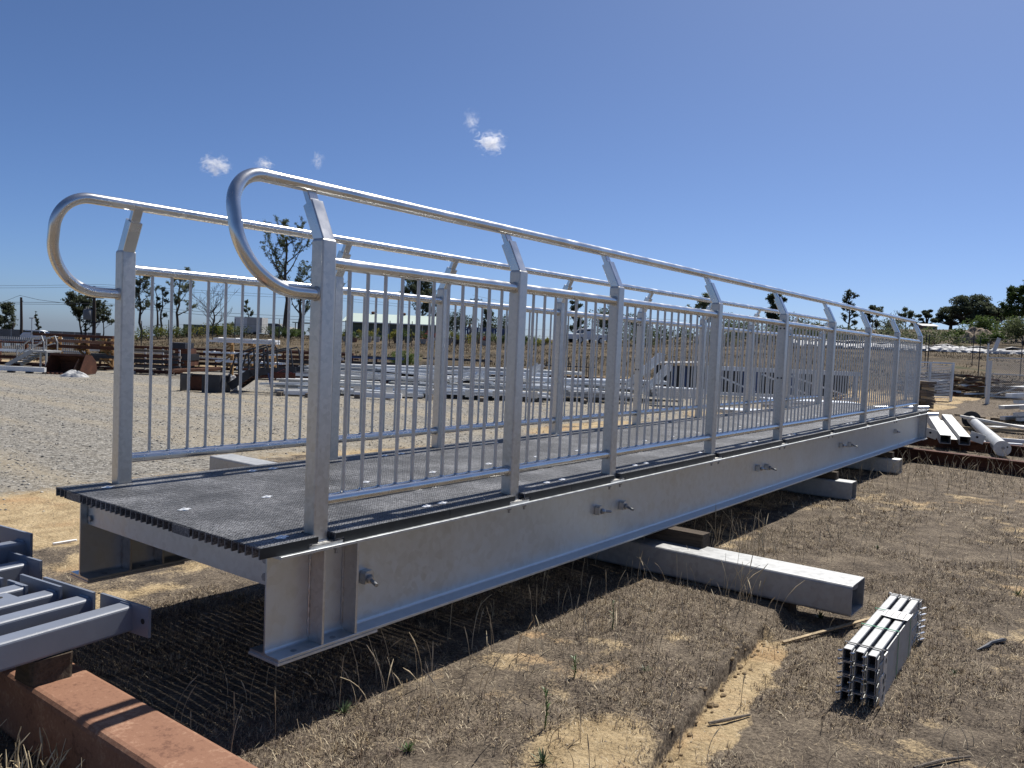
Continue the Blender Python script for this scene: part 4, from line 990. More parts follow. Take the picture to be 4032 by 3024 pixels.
# --- rows of galvanised bundles across the yard
rowsG = [(1260, 24.2, .42, 2.4, .10), (1400, 24.6, .52, 3.0, .09), (1550, 25, .62, 3.2, .08), (1700, 24.6, .55, 3.2, .10), (1830, 25.2, .66, 2.8, .08), (1980, 24.8, .58, 2.8, .10), (2120, 25.4, .68, 2.6, .09), (2420, 24.5, .30, 2.6, .12), (2520, 25, .18, 2.6, .14), (2480, 24.8, .48, 2.2, .10), (1190, 21.5, .14, 1.3, .10), (1215, 20.8, .02, 1.5, .12), (1300, 22.5, .22, 2.6, .10), (1420, 21.5, .05, 3.0, .13), (1480, 22.3, .20, 3.2, .10), (1560, 23, .36, 3.4, .09), (1700, 22, .10, 3.2, .12), (1780, 22.8, .26, 3.2, .10), (1860, 23.6, .42, 3.0, .10), (1960, 22.2, .14, 2.6, .13), (2060, 23, .32, 2.6, .10), (2170, 23.4, .22, 2.9, .14), (2200, 24, .46, 3.0, .12), (2330, 23, .12, 2.2, .16)]
names_ = ['behind the others, left of the shed side, on the back row', 'on the back row behind the first near panel', 'on the back row, third from the left', 'on the back row, before the second near post', 'on the back row, right of the second near post', 'on the back row, before the third near post', 'on the back row at its right end', 'in the right group behind the fourth panel, middle layer', 'in the right group behind the fourth panel, lowest layer', 'in the right group behind the fourth panel, top layer', 'at the left end of the row, by the black stair', 'lowest at the left end of the row', 'behind the near tall post', 'low in front, behind the first near panel', 'stacked second up behind the first near panel', 'highest behind the first near panel', 'low, behind the second near post', 'second up, behind the second near post', 'highest, behind the second near post', 'low, between the second and third near posts', 'higher, between the second and third near posts', 'with deep sections, beside the third near post', 'topmost, beside the third near post', 'low at the right end of the row, by the fourth post']
for (px, t_, z, L, h), nm in zip(rowsG, names_):
    bundle('galvanised steel bundle '+nm, px, t_, z, L, .7, h, 4, 2, random.choice(['galv_far', 'galv_far', 'galv_lie', 'galv_dull']), random.uniform(-5, 5), tilt=random.uniform(-.05, .05))
for i, (px, t_) in enumerate([(1120, 20.6), (1230, 20.5), (1420, 20.8), (1540, 21), (1700, 21.2), (1900, 21.5), (2080, 22), (2300, 22.4)]):
    o = MB().box(-.06, .06, -.5, .5, 0, .10).build('timber_bearer', MT['grey_timber'], None, gp(px, t_)); o.rotation_euler = (0, 0, RZ); tag(o, ORDS[i]+' dark timber bearer from the left under the row of galvanised bundles', 'timber', 'bearers under the galvanised row')
for i, (px, t_, z) in enumerate([(1406, 20.6, .22), (1534, 20.6, .22), (1588, 20.6, .17), (1845, 21.0, .2), (1955, 21.2, .2), (2105, 21.6, .2), (1690, 20.9, .22), (1440, 20.55, .12)]):
    o = MB().prism([(-.09, -.09), (.09, -.09), (.09, .09), (-.09, .09)], (0, 0, 0), (1, 0, 0), (0, 0, 1), (0, .012, 0)).build('flange_plate', MT['galv'], None, gp(px, t_)+Vector((0, 0, z))); o.rotation_euler = (0, 0, RZ+random.uniform(-.4, .4)); tag(o, ORDS[i]+' square galvanised plate standing against the bundles, counted leftmost group first', 'steel plate', 'plates against the galvanised row')
bundle('white box section with a dark open end in front of the bundles', 1490, 20.4, .03, 1.2, .12, .15, 1, 1, 'white', -4)
bundle('pale channel lying in front of the black stair legs', 1180, 20.3, .03, .75, .12, .12, 1, 1, 'white', 4)
for i, (xa, ya, xb, yb) in enumerate([(1765, 1492, 1860, 1466), (1770, 1503, 1880, 1478), (1875, 1462, 1940, 1505), (1880, 1458, 1925, 1505)]):
    t = bt('galvanised_strut', ['left leaning galvanised strut on the pile, upper of two', 'left leaning galvanised strut on the pile, lower of two', 'right leaning galvanised strut on the pile, long one', 'right leaning galvanised strut on the pile, short one'][i], 'steel section', xa, 22.5)
    part(t, 'section', 'galv_far', lambda m_: m_.bar((0, 0, 1.553-(ya-1340)*22.5/FPX), (M_(xb-xa, 22.5), .2, 1.553-(yb-1340)*22.5/FPX), .06, .09))
rz_ = random.Random(31)
for i in range(20):
    px = 1150+i*66; t_ = rz_.uniform(21, 25); z = rz_.uniform(.15, .62)
    bundle(ORDS[i]+' loose galvanised section from the left lying across the galvanised row', px, t_, z, rz_.uniform(1.2, 2.6), rz_.uniform(.06, .2), rz_.uniform(.05, .10), 1, 1, rz_.choice(['galv_far', 'white', 'galv_far', 'galv_dull']), rz_.uniform(-16, 16), 'galvanised_section', False, 'loose sections on the galvanised row', rz_.uniform(-.16, .16))
# long dark bars stored behind the bundles
r3 = rack('low rack of dark blue and black pipes behind the galvanised row', 1470, 30, 1.05, (-.9, .0, .9), [.1, .3, .5, .7], 'rust_dark', 12, None, arms=False)
load(r3, 'dark_pipe', 'long dark pipe on the rack before the nursery', ['blue_steel', 'black_steel', 'black_steel'], [3, 3, 3, 3], group='dark pipes behind the galvanised row')
r4 = rack('second low rack of black pipes, right of the shrub', 1800, 30, 1.2, (-1.0, .1, 1.0), [.1, .3, .5, .75], 'rust_dark', 15, None, arms=False)
load(r4, 'black_pipe', 'long black pipe on the rack right of the shrub', ['black_steel', 'black_steel', 'rust_dark'], [3, 2, 2, 3], group='black pipes right of the shrub')
r5 = rack('long low stack of black sections between the galvanised row and the pipe racks', 1680, 26.5, 2.9, (-2.4, 0, 2.4), [.04, .16, .28, .4], 'rust_dark', 21, None, arms=False)
load(r5, 'black_section', 'black steel section in the long low stack behind the galvanised row', ['black_steel', 'black_steel', 'rust_dark', 'blue_steel', 'galv_far'], [5, 4, 4, 4], group='black sections behind the galvanised row')
r6 = rack('low stack of rusty plates and sections behind the black stair', 1100, 27, 1.3, (-1.0, 0, 1.0), [.04, .16, .28], 'rust_dark', 22, None, arms=False)
load(r6, 'rusty_section', 'rusty section in the low stack behind the black stair', ['rust_dark', 'rust_dark', 'black_steel', 'galv_far'], [5, 4, 4], group='rusty sections behind the black stair')
r7 = rack('low stack of dark sections behind the white utility side of the yard', 2380, 28, 2.4, (-2, 0, 2), [.04, .18, .32], 'rust_dark', 23, None, arms=False)
load(r7, 'dark_section', 'dark section in the low stack below the black fence panels', ['rust_dark', 'black_steel', 'rust', 'galv_far'], [5, 4, 4], group='dark sections below the fence panels')
# sloping angle bundles
def lean(label, xa, ya, xb, yb, t_, n_, w=.07, mat='galv_far'):
    yh = 1265+.0426*(xa+xb)/2
    t = bt('angle_bundle', label, 'steel bundle', xa, t_)
    for k in range(n_):
        part(t, 'angle', mat, lambda m_: m_.bar((.03*k, .12*k, 1.553-(ya-yh)*t_/FPX-.06*(k % 3)), (M_(xb-xa, t_)+.05*k, .12*k, 1.553-(yb-yh)*t_/FPX-.06*(k % 3)), w, w))
lean('steep bundle of galvanised angles by the third near post', 2062, 1480, 2115, 1430, 23, 5)
lean('tall steep bundle of galvanised angles behind the fourth post', 2465, 1512, 2590, 1390, 24, 7)
lean('second steep bundle of galvanised angles right of the tall one', 2530, 1540, 2625, 1432, 23.5, 6)
# black fence panels
t = bt('fence_panel_stack', 'upright stack of black picket fence panels behind the third panel', 'fence panels', 2240, 26)
for k in range(24):
    x = -.75+k*.065; part(t, 'picket', 'black_steel', lambda m_: m_.box(x-.011, x+.011, .06*(k % 3), .06*(k % 3)+.02, .05, 1.0+.08*((k*7) % 3)))
for z in (.2, .85): part(t, 'rail', 'black_steel', lambda m_: m_.box(-.8, .85, -.02, .015, z, z+.04))
# dark shed of steel with galvanised frame, right of centre
t = bt('storage_frame', 'dark open steel storage frame with galvanised top beam behind the far railing', 'storage frame', 2990, 27)
Wd = M_(390, 27)
part(t, 'back_wall', 'black_steel', lambda m_: m_.box(-Wd, Wd, .9, .95, .1, 1.0))
for k in range(15): part(t, 'rib', 'blue_steel' if k % 3 else 'black_steel', lambda m_: m_.box(-Wd+.1+k*Wd/8, -Wd+.22+k*Wd/8, .84, .9, .12, .95))
part(t, 'top_beam', 'galv_far', lambda m_: m_.box(-Wd*.55, Wd, -.06, .06, .92, 1.06)); part(t, 'floor_beam', 'galv_far', lambda m_: m_.box(-Wd*.6, Wd, -.05, .05, .1, .2))
for x in (-Wd*.55, -Wd*.1, Wd*.35, Wd*.55, Wd*.95): part(t, 'post', 'galv_far', lambda m_: m_.box(x, x+.13, -.055, .055, .2, .92))
for x, x2 in ((-Wd*.5, -.1), (.1, Wd*.5), (Wd*.3, Wd*.9)): part(t, 'brace', 'galv_far', lambda m_: m_.bar((x, .07, .85), (x2, .07, .25), .06, .06))
part(t, 'roof_sheet', 'offwhite', lambda m_: m_.add([(-Wd*1.02, -.3, 1.07), (-Wd*.55, -.3, 1.14), (-Wd*.55, 1, 1.14), (-Wd*1.02, 1, 1.07), (-Wd*1.02, -.3, 1.10), (-Wd*.55, -.3, 1.17), (-Wd*.55, 1, 1.17), (-Wd*1.02, 1, 1.10)], [(0, 1, 2, 3), (4, 7, 6, 5), (0, 4, 5, 1), (1, 5, 6, 2), (2, 6, 7, 3), (3, 7, 4, 0)]))
bundle('corrugated galvanised bundle with a green strap behind the far railing', 2670, 22.5, .22, 1.25, .55, .30, 3, 5, 'galv_far', -3, wrap=True)
bundle('galvanised bundle on the ground behind the last left posts', 3060, 20, .06, 2.6, .8, .12, 5, 1, 'galv_far', 4)
bundle('pile of galvanised sections below the storage frame', 3200, 22, .10, 2.4, .9, .26, 4, 3, 'galv_far', -6)
bundle('white beam lying on the sand beyond the left railing', 2660, 13.4, .01, 1.6, .1, .09, 1, 1, 'white', 22)
bundle('second white beam parallel to it on the sand', 2700, 14.2, .01, 1.6, .1, .09, 1, 1, 'white', 22)
tk = bt('rubbish_pallets', 'brown broken pallets heaped before the storage frame', 'pallets', 3290, 24)
for k in range(12): part(tk, 'board', ['timber_x', 'rust', 'pale_timber'][k % 3], lambda m_: m_.bar((random.uniform(-.6, .2), random.uniform(-.2, .3), random.uniform(0, .5)), (random.uniform(.0, .8), random.uniform(-.2, .3), random.uniform(0, .55)), .10, .02))

# ------------------------------------------------------------------ right side
# galvanised pipe with flange
p0, p1 = Vector((13.35, -1.05, .17)), Vector((20.3, .32, .17)); d = p1-p0
t = thing('galvanised_pipe', 'galvanised pipe with a round end plate lying on beams at right', 'pipe', p0-Vector((0, 0, .17)), math.atan2(d.y, d.x))
part(t, 'pipe', 'galv_lie', lambda m_: m_.tube([(0, 0, .17), (d.length, 0, .17)], [.118, .10], 24))
fl = part(t, 'end_plate', 'galv_dull', lambda m_: m_.tube([(-.014, 0, .17), (-.002, 0, .17)], .128, 28)); part(fl, 'hub', 'bolt', lambda m_: m_.tube([(-.03, -.01, .18), (-.014, -.01, .18)], .025, 10)); part(fl, 'hole', 'hole', lambda m_: m_.tube([(-.0165, -.07, .20), (-.0145, -.07, .20)], .014, 10))
part(t, 'far_flange', 'rubber', lambda m_: m_.tube([(d.length, 0, .17), (d.length+.05, 0, .17)], .21, 24))
# folded galvanised bracket pair
t = thing('folded_bracket', 'pair of galvanised box brackets joined by plates, beside the pipe', 'steel bracket', (13.75, -.30, .03), R(16))
for y in (-.15, .15):
    MB().hollow((0, y, .17), (2.3, y*.9, .40), .17, .15, .008, (0, 0, 1), .0).build('box_arm', MT['galv_lie'], t)
part(t, 'web_plate', 'galv', lambda m_: m_.bar((.1, 0, .17), (2.0, 0, .36), .14, .012))
for y0, y1, x in ((.24, .46, .35), (-.46, -.24, .1)):
    w_ = part(t, 'wing_plate', 'galv_dull', lambda m_: m_.bar((x, y0, .20), (x+.05, y1, .26), .012, .16)); part(w_, 'hole', 'hole', lambda m_: m_.tube([(x+.01, (y0+y1)/2, .24), (x+.03, (y0+y1)/2, .24)], .02, 10))
part(t, 'bearer', 'galv_far', lambda m_: m_.box(.9, 1.0, -1.2, 1.3, .02, .11))
def lay(label, p, L, ang, w, h, mat, name='steel_section', cat='steel section', tilt=0):
    o = MB().bar((-L/2, 0, h/2), (L/2, 0, h/2+tilt), w, h).build(name, MT[mat], None, p); o.rotation_euler = (0, 0, R(ang)); return tag(o, label, cat)
lay('pale thin bar on the grass between the bridge end and the bracket', Vector((15.0, .9, .03)), 3.0, 100, .08, .07, 'white'); lay('pale thin bar at the right edge behind the pipe', Vector((16.6, -2.0, .03)), 3.2, 98, .08, .07, 'white')
lay('long pale pole on the grass right of the pipe', Vector((19.5, -1.2, .04)), 3.6, 112, .06, .05, 'pale_timber')
for lb_, pa, pb in (('galvanised tube sticking out beyond the bridge end, upper one', (13.2, 1.7, .62), (14.0, .19, .71)), ('galvanised tube sticking out beyond the bridge end, lower one', (13.2, 1.4, .50), (14.1, .05, .60))):
    o = MB().tube([(0, 0, 0), Vector(pb)-Vector(pa)], .035, 10).build('galvanised_tube', MT['galv_far'], None, pa); tag(o, lb_, 'steel tube')
lay('short brown timber offcut on the rusty beam at right', Vector((14.1, -2.2, .19)), .5, 96, .10, .10, 'timber_x'); lay('dark board in the grass before the panel', Vector((24.0, .85, .02)), .9, 60, .10, .04, 'timber_x')
# stacked sections at the right edge
t = thing('section_stack', 'stack of galvanised sections and sheets at the right picture edge', 'steel stack', tuple(gp(3975, 22)), RZ+R(30))
for k, (z, L, w, y, mt_) in enumerate([(.12, 2.6, .12, -.5, 'galv_dull'), (.12, 3.0, .14, -.2, 'galv'), (.24, 2.7, .14, -.45, 'galv_dull'), (.40, 2.8, .16, -.1, 'galv'), (.42, 2.4, .1, -.5, 'galv'), (.56, 2.2, .14, -.3, 'galv_dull'), (.72, 2.4, .16, -.15, 'galv_far'), (.95, 2.0, .5, -.3, 'offwhite')]):
    part(t, 'section', mt_, lambda m_: m_.bar((-L/2+.9, y, z), (L/2+.9, y+.2, z+.03), w, .09 if k < 7 else .03))
for x in (-.1, 1.5): part(t, 'bearer', 'timber_x', lambda m_: m_.box(x, x+.1, -.7, .4, 0, .075))
t = thing('channel_pile', 'loose galvanised channels sloping on the grass at the right edge', 'steel pile', tuple(gp(3990, 18.5)), RZ+R(-38))
for k in range(5): part(t, 'channel', 'galv', lambda m_: m_.bar((-1.0+.06*k, .09*k-.2, .30-.04*k), (1.2, .13*k-.2, .04+.03*k), .08, .05))
lay('flat pale plate on the grass left of the channels', gp(3935, 19.5)+Vector((0, 0, .04)), .5, -20, .28, .012, 'offwhite')
# louvred panel
t = bt('louvre_panel', 'galvanised frame panel with thin horizontal slats standing on the grass', 'slatted panel', 3655, 31, 6)
x0, x1 = -.95, .90
for x in (x0, -.02, x1): part(t, 'upright', 'galv_far', lambda m_: m_.box(x, x+.075, -.04, .04, 0, 1.42))
part(t, 'top_rail', 'galv_far', lambda m_: m_.box(x0, x1+.075, -.045, .045, 1.42, 1.48))
for k in range(22): part(t, 'slat', 'galv_far', lambda m_: m_.box(x0+.08, x1-.005, -.012, .012, (.12+k*.058), (.146+k*.058)))
# timber heap behind it
t = bt('timber_heap', 'long heap of grey and pale timber offcuts behind the slatted panel', 'timber heap', 3760, 35.5)
for k in range(110):
    rr_ = random.random(); x = random.uniform(-2.3, 2.6); z = random.uniform(.0, .95)*(1-.25*abs(x)/2.4); L = random.uniform(.5, 1.9); a_ = random.gauss(0, .16)
    part(t, 'board', ['grey_timber', 'timber_x', 'pale_timber', 'timber_x', 'grey_timber', 'rust_dark', 'galv_far'][k % 7], lambda m_: m_.bar((x-L/2, random.uniform(-.6, .7), max(.05, z-L*a_*.5)), (x+L/2, random.uniform(-.6, .7), max(.05, z+L*a_*.5)), random.uniform(.04, .16), random.uniform(.03, .09)))
t = bt('timber_stack', 'neat stack of short grey timbers right behind the bridge far end', 'timber stack', 3632, 26)
for k in range(9):
    for q in range(2): part(t, 'board', 'grey_timber' if (k+q) % 3 else 'pale_timber', lambda m_: m_.box(-.10+random.uniform(-.03, .03), .16+random.uniform(-.04, .04), -.5+.45*q, -.1+.45*q, .05+k*.095, .05+k*.095+.085))
# gate with chain link
def chain(t, x0, x1, z0, z1, y=0, s_=.085, rr=.0035):
    m_ = MB(); w = x1-x0; h = z1-z0
    k = -h
    while k < w:
        for sg in (1, -1):
            a0 = max(0, k); a1 = min(w, k+h)
            if a1 > a0:
                za, zb_ = (a0-k, a1-k); 
                if sg < 0: za, zb_ = h-za, h-zb_
                m_.bar((x0+a0, y, z0+za), (x0+a1, y, z0+zb_), rr*2, rr*2)
        k += s_
    o = m_.build('mesh', MT['galv_dull'], t); o['kind'] = 'stuff'; return o
t = bt('chain_link_gate', 'tall chain link gate with steel frame at the right', 'gate', 3880, 35, -12)
for x in (0, 2.9): part(t, 'stile', 'galv_dull', lambda m_: m_.bar((x, 0, .05), (x, 0, 2.35), .06, .06))
for z in (.08, 1.05, 1.75, 2.02): part(t, 'rail', 'galv_dull', lambda m_: m_.bar((0, 0, z), (2.9, 0, z), .045, .045))
chain(t, .03, 2.9, .1, 1.75)
part(t, 'brace', 'galv_dull', lambda m_: m_.bar((.2, 0, .1), (2.4, 0, 1.0), .04, .04))
o = MB().tube([(0, 0, 0), (0, 0, 1.62)], .075, 12).build('bollard_post', MT['galv_dull'], None, gp(3890, 30.5)); tag(o, 'round galvanised post in front of the chain link gate', 'post')
# wire fence with black posts up the hill
for i, (px, t_, h) in enumerate([(3646, 44, 2.3), (3847, 45, 2.3), (3635, 52, 2.2), (3820, 54, 2.4), (4012, 46, 2.4), (3457, 44, 2.3), (3260, 44, 2.3)]):
    o = MB().tube([(0, 0, 0), (0, 0, h)], .028, 6).build('fence_post', MT['black_steel'], None, gp(px, t_)); tag(o, ['thin black fence post just right of the bridge end', 'thin black fence post left of the chain link gate', 'far thin black fence post above the slatted panel', 'far thin black fence post beside the dirt mound', 'thin black fence post at the right picture edge', 'thin black fence post seen through the last railing panel', 'thin black fence post seen through the seventh railing panel'][i], 'post', 'black fence posts on the right bank')
for z in (2.2, 1.6, 1.0):
    a_, b2 = gp(3457, 44), gp(4100, 46); o = MB().tube([Vector((0, 0, z)), b2-a_+Vector((0, 0, z))], .008, 4).build('fence_wire', MT['wire'], None, a_); tag(o, {2.2: 'top', 1.6: 'middle', 1.0: 'lowest'}[z]+' thin fence wire strung along the black posts at right', 'wire', 'wires of the right bank fence')
# white wrapped rolls on the bank
t = bt('plastic_covered_row', 'long ragged row of material under white plastic on the bank', 'covered heap', 3560, 70)
nn = 90; m_ = MB(); rings = []
for k in range(nn):
    x = -11+k*.235; hh = .42*(.55+.9*float(fbm(np.array([k*.35]), np.array([1.]), 83)[0])); ww = 1.1*(.7+.7*float(fbm(np.array([k*.3]), np.array([4.]), 84)[0]))
    rings.append([(x+random.uniform(-.05, .05), -ww*math.cos(q)*random.uniform(.85, 1.15), max(0, hh*math.sin(q)*random.uniform(.75, 1.2))) for q in [i*math.pi/8 for i in range(9)]])
m_.loft(rings, False, False, False); m_.build('plastic', MT['offwhite'], t)
part(t, 'white_board', 'white', lambda m_: m_.bar((6.9, -.9, .0), (7.25, -1.0, 1.35), .32, .03, (0, 1, 0)))
t = bt('dark_netting', 'dark netting roll lying above the white bales', 'netting', 3600, 74)
part(t, 'roll', 'black_steel', lambda m_: m_.tube([(-10+k*.8, .3*math.sin(k*1.3), .32+random.uniform(-.08, .1)) for k in range(26)], [.10+.05*math.sin(k*1.7)+random.uniform(-.04, .05) for k in range(26)], 8))
t = heap('dirt_mound', 'pale dirt mound behind the fence on the hill', 'mound', 3835, 95, 2.4, 2, 1.5, 'dirt', 5)
t = bt('hill_house', 'low house with a pale roof among the trees on the hill', 'house', 3645, 175)
part(t, 'wall', 'brick', lambda m_: m_.box(-1.6, 1.6, 0, 4, -1.0, .75)); rf = part(t, 'roof', 'offwhite', lambda m_: m_.prism([(-.5, .75), (4.5, .75), (2, 1.3)], (-1.9, 0, 0), (0, 1, 0), (0, 0, 1), (3.8, 0, 0)))
for x in (-1.2, .5): part(t, 'window', 'glass', lambda m_: m_.box(x, x+.6, -.03, .0, .0, .6))
t = bt('water_tank', 'dark round water tank on the hill behind the far rail', 'water tank', 2700+500, 120)
part(t, 'tank', 'concrete', lambda m_: m_.tube([(0, 0, 0), (0, 0, 1.3)], 1.45, 20)); part(t, 'lid', 'grey_timber', lambda m_: m_.tube([(0, 0, 1.3), (0, 0, 1.42), (0, 0, 1.6)], [1.5, 1.5, .2], 20))

# ------------------------------------------------------------------ nursery bank, shed, containers
t = bt('long_shed', 'long green shed with a pale low pitched roof behind the nursery', 'shed', 1560, 110, 0)
xl, xr = -7.0, 5.6; z0, ze, zr = 0, 1.9, 3.0
part(t, 'wall', 'green_sheet', lambda m_: m_.box(xl, xr, 0, 9, z0, ze))
for k in range(8): part(t, 'wall_panel', 'green_sheet', lambda m_: m_.box(xl+k*1.57+.03, xl+k*1.57+1.52, -.06, 0, z0, ze-.05))
for x in (-1.3, 3.2): part(t, 'downpipe', 'white', lambda m_: m_.box(x, x+.12, -.15, -.06, 0, ze))
part(t, 'gable', 'green_sheet', lambda m_: m_.prism([(0, ze), (9, ze), (4.5, zr)], (xr-.02, 0, 0), (0, 1, 0), (0, 0, 1), (.04, 0, 0)))
rf = part(t, 'roof', 'roof_green', lambda m_: m_.prism([(-.8, ze-.1), (4.5, zr+.05), (9.8, ze-.1), (9.8, ze), (4.5, zr+.17), (-.8, ze)], (xl-.5, 0, 0), (0, 1, 0), (0, 0, 1), (xr-xl+1.0, 0, 0)))
for x in (-4.2, .1): part(rf, 'vent', 'rust_dark', lambda m_: m_.tube([(x, 4.5, zr+.1), (x, 4.5, zr+.38), (x, 4.5, zr+.5)], [.2, .32, .12], 10))
part(rf, 'gutter', 'white', lambda m_: m_.box(xl-.5, xr+.5, -.92, -.8, ze-.14, ze-.02))
t = bt('open_awning', 'pale flat awning on posts left of the long shed', 'awning', 1210, 105)
part(t, 'roof', 'roof_green', lambda m_: m_.box(-2.2, 2.6, 0, 5, 1.55, 1.68))
for x in (-1.9, .3, 2.3): part(t, 'post', 'grey_timber', lambda m_: m_.box(x, x+.1, .2, .3, -.3, 1.55))
t = bt('shipping_container', 'dark green shipping container beyond the fence', 'container', 812, 85)
Wd = M_(97, 85); part(t, 'body', 'green_sheet', lambda m_: m_.box(-Wd, Wd, 0, 2.4, -.9, .98))
for k in range(14): part(t, 'corrugation', 'green_sheet', lambda m_: m_.box(-Wd+.1+k*Wd/7.2, -Wd+.22+k*Wd/7.2, -.05, 0, -.7, .9))
t = bt('box_truck', 'white box truck parked beyond the containers', 'truck', 968, 95)
Wd = M_(56, 95); part(t, 'cargo_box', 'offwhite', lambda m_: m_.box(-Wd*.05, Wd, 0, 2.3, .25, 2.05)); part(t, 'cargo_box', 'white', lambda m_: m_.box(-Wd, -Wd*.1, .3, 2.5, .2, 2.0)); part(t, 'chassis', 'black_steel', lambda m_: m_.box(-Wd, Wd, .2, 2, -.1, .19))
for x in (-1.1, .9): part(t, 'wheel', 'tyre', lambda m_: m_.tube([(x, .0, -.02), (x, .3, -.02)], .42, 12))
car('dark car parked below the white box truck', 1020, 112, 15, 'blue_paint', 4.3, False)
car('grey car parked beside the hedge behind the wrapped bundle', 1100, 110, -25, 'fence_grey', 4.3, False)
car('white utility parked on the bank behind the railings', 2300, 95, 215, 'white', 4.9, True, True, None, 'utility', 'utility_vehicle')
t = bt('blue_fence', 'blue corrugated wall beside the shed', 'fence', 1905, 100)
for k in range(20): part(t, 'sheet', 'blue_steel', lambda m_: m_.box(-3+k*.31, -3+k*.31+.26, 0, .06, -.4, 1.45))
part(t, 'top_rail', 'blue_steel', lambda m_: m_.box(-3.02, 3.25, -.02, .08, 1.45, 1.53))
# bank posts and netting fence before the nursery
for i, px in enumerate(list(range(560, 2600, 88))):
    o = MB().tube([(0, 0, 0), (0, 0, 1.9)], .03, 5).build('fence_post', MT['black_steel'], None, gp(px+((i*37) % 19)-9, 61)); tag(o, ORDS[i]+' thin dark fence post from the left along the nursery bank', 'post', 'fence posts along the nursery bank')
for z in (.5, 1.0, 1.5):
    pts = [gp(px, 61)+Vector((0, 0, z)) for px in range(560, 2620, 176)]; o = MB().tube([p-pts[0] for p in pts], .006, 4).build('fence_wire', MT['wire'], None, pts[0]); tag(o, {1.5: 'top', 1.0: 'middle', .5: 'lowest'}[z]+' thin wire strung along the nursery bank fence', 'wire', 'wires of the nursery fence')
for i, (px, t_, w, h, mt_) in enumerate([(1445, 66, .35, .5, 'concrete'), (1480, 67, .3, .45, 'offwhite'), (1560, 66, .5, .45, 'black_steel'), (1600, 67, .4, .5, 'green_sheet'), (1660, 66, .35, .4, 'concrete'), (1690, 67, .4, .5, 'offwhite'), (1755, 66, .5, .5, 'fence_grey'), (1800, 67, .5, .4, 'black_steel'), (1905, 66, .4, .4, 'concrete'), (1355, 67, .35, .4, 'offwhite'), (1390, 66, .3, .35, 'brick'), (2010, 66, .5, .4, 'fence_grey')]):
    o = MB().loft([[(w*s_*math.cos(q*math.pi/4), w*s_*math.sin(q*math.pi/4), z) for q in range(8)] for z, s_ in ((0, .55), (h*.6, .75), (h, .85), (h*.98, .6))]).build('garden_pot', MT[mt_], None, gp(px, t_)); tag(o, ORDS[sorted([1445, 1480, 1560, 1600, 1660, 1690, 1755, 1800, 1905, 1355, 1390, 2010]).index(px)]+' garden pot from the left among the nursery plants', 'pot', 'pots on the nursery bank')
t = bt('person', 'person in a pale shirt and orange hat bending among the nursery plants', 'person', 1858, 66)
def body_(m_):
    m_.tube([(-.12, 0, 0), (-.11, 0, .45), (-.08, .05, .85), (0, .08, .95)], [.06, .07, .10, .13], 8); m_.tube([(.14, 0, 0), (.12, 0, .45), (.08, .05, .85), (0, .08, .95)], [.06, .07, .10, .13], 8)
    m_.tube([(0, .08, .88), (-.06, .0, 1.1), (-.2, -.06, 1.28), (-.28, -.08, 1.36)], [.16, .18, .19, .07], 10); m_.tube([(-.26, .10, 1.26), (-.36, .1, 1.02), (-.45, .02, .82)], [.06, .05, .04], 7); m_.tube([(-.24, -.22, 1.26), (-.36, -.2, 1.02), (-.45, -.12, .82)], [.06, .05, .04], 7)
    m_.tube([(-.27, -.08, 1.33), (-.32, -.09, 1.42), (-.36, -.1, 1.52), (-.37, -.1, 1.58)], [.06, .09, .095, .05], 10)
part(t, 'body', 'fence_grey', body_); part(t, 'hat', 'orange', lambda m_: [m_.tube([(-.37, -.1, 1.54), (-.38, -.1, 1.555)], .2, 12), m_.tube([(-.37, -.1, 1.555), (-.385, -.1, 1.66)], [.11, .08], 10)])
# ------------------------------------------------------------------ trees
def leaf_quads(centres, radii, per, size, seed, squash=.7):
    r_ = np.random.default_rng(seed); V = []; n_tot = 0
    C = np.repeat(np.array(centres), per, 0); RR = np.repeat(np.array(radii), per)
    N = len(C); d = r_.normal(size=(N, 3)); d /= np.linalg.norm(d, axis=1)[:, None]; rad = RR*r_.random(N)**.5
    P = C+d*rad[:, None]*np.array([1, 1, squash])
    a = r_.normal(size=(N, 3)); a /= np.linalg.norm(a, axis=1)[:, None]; b_ = r_.normal(size=(N, 3)); b_ -= a*(a*b_).sum(1)[:, None]; b_ /= np.linalg.norm(b_, axis=1)[:, None]
    s_ = size*r_.uniform(.6, 1.5, N)[:, None]
    q = np.stack([P-a*s_, P+b_*s_*.45, P+a*s_, P-b_*s_*.45], 1).reshape(-1, 3); return q
def leaves_obj(q, mat, parent, name='crown'):
    N = len(q)//4; me = bpy.data.meshes.new(name); me.vertices.add(len(q)); me.vertices.foreach_set('co', q.ravel())
    me.loops.add(len(q)); me.loops.foreach_set('vertex_index', np.arange(len(q), dtype=np.int32)); me.polygons.add(N); me.polygons.foreach_set('loop_start', (np.arange(N)*4).astype(np.int32)); me.update()
    me.materials.append(MT[mat]); o = bpy.data.objects.new(name, me); COL.objects.link(o); o.parent = parent; return o
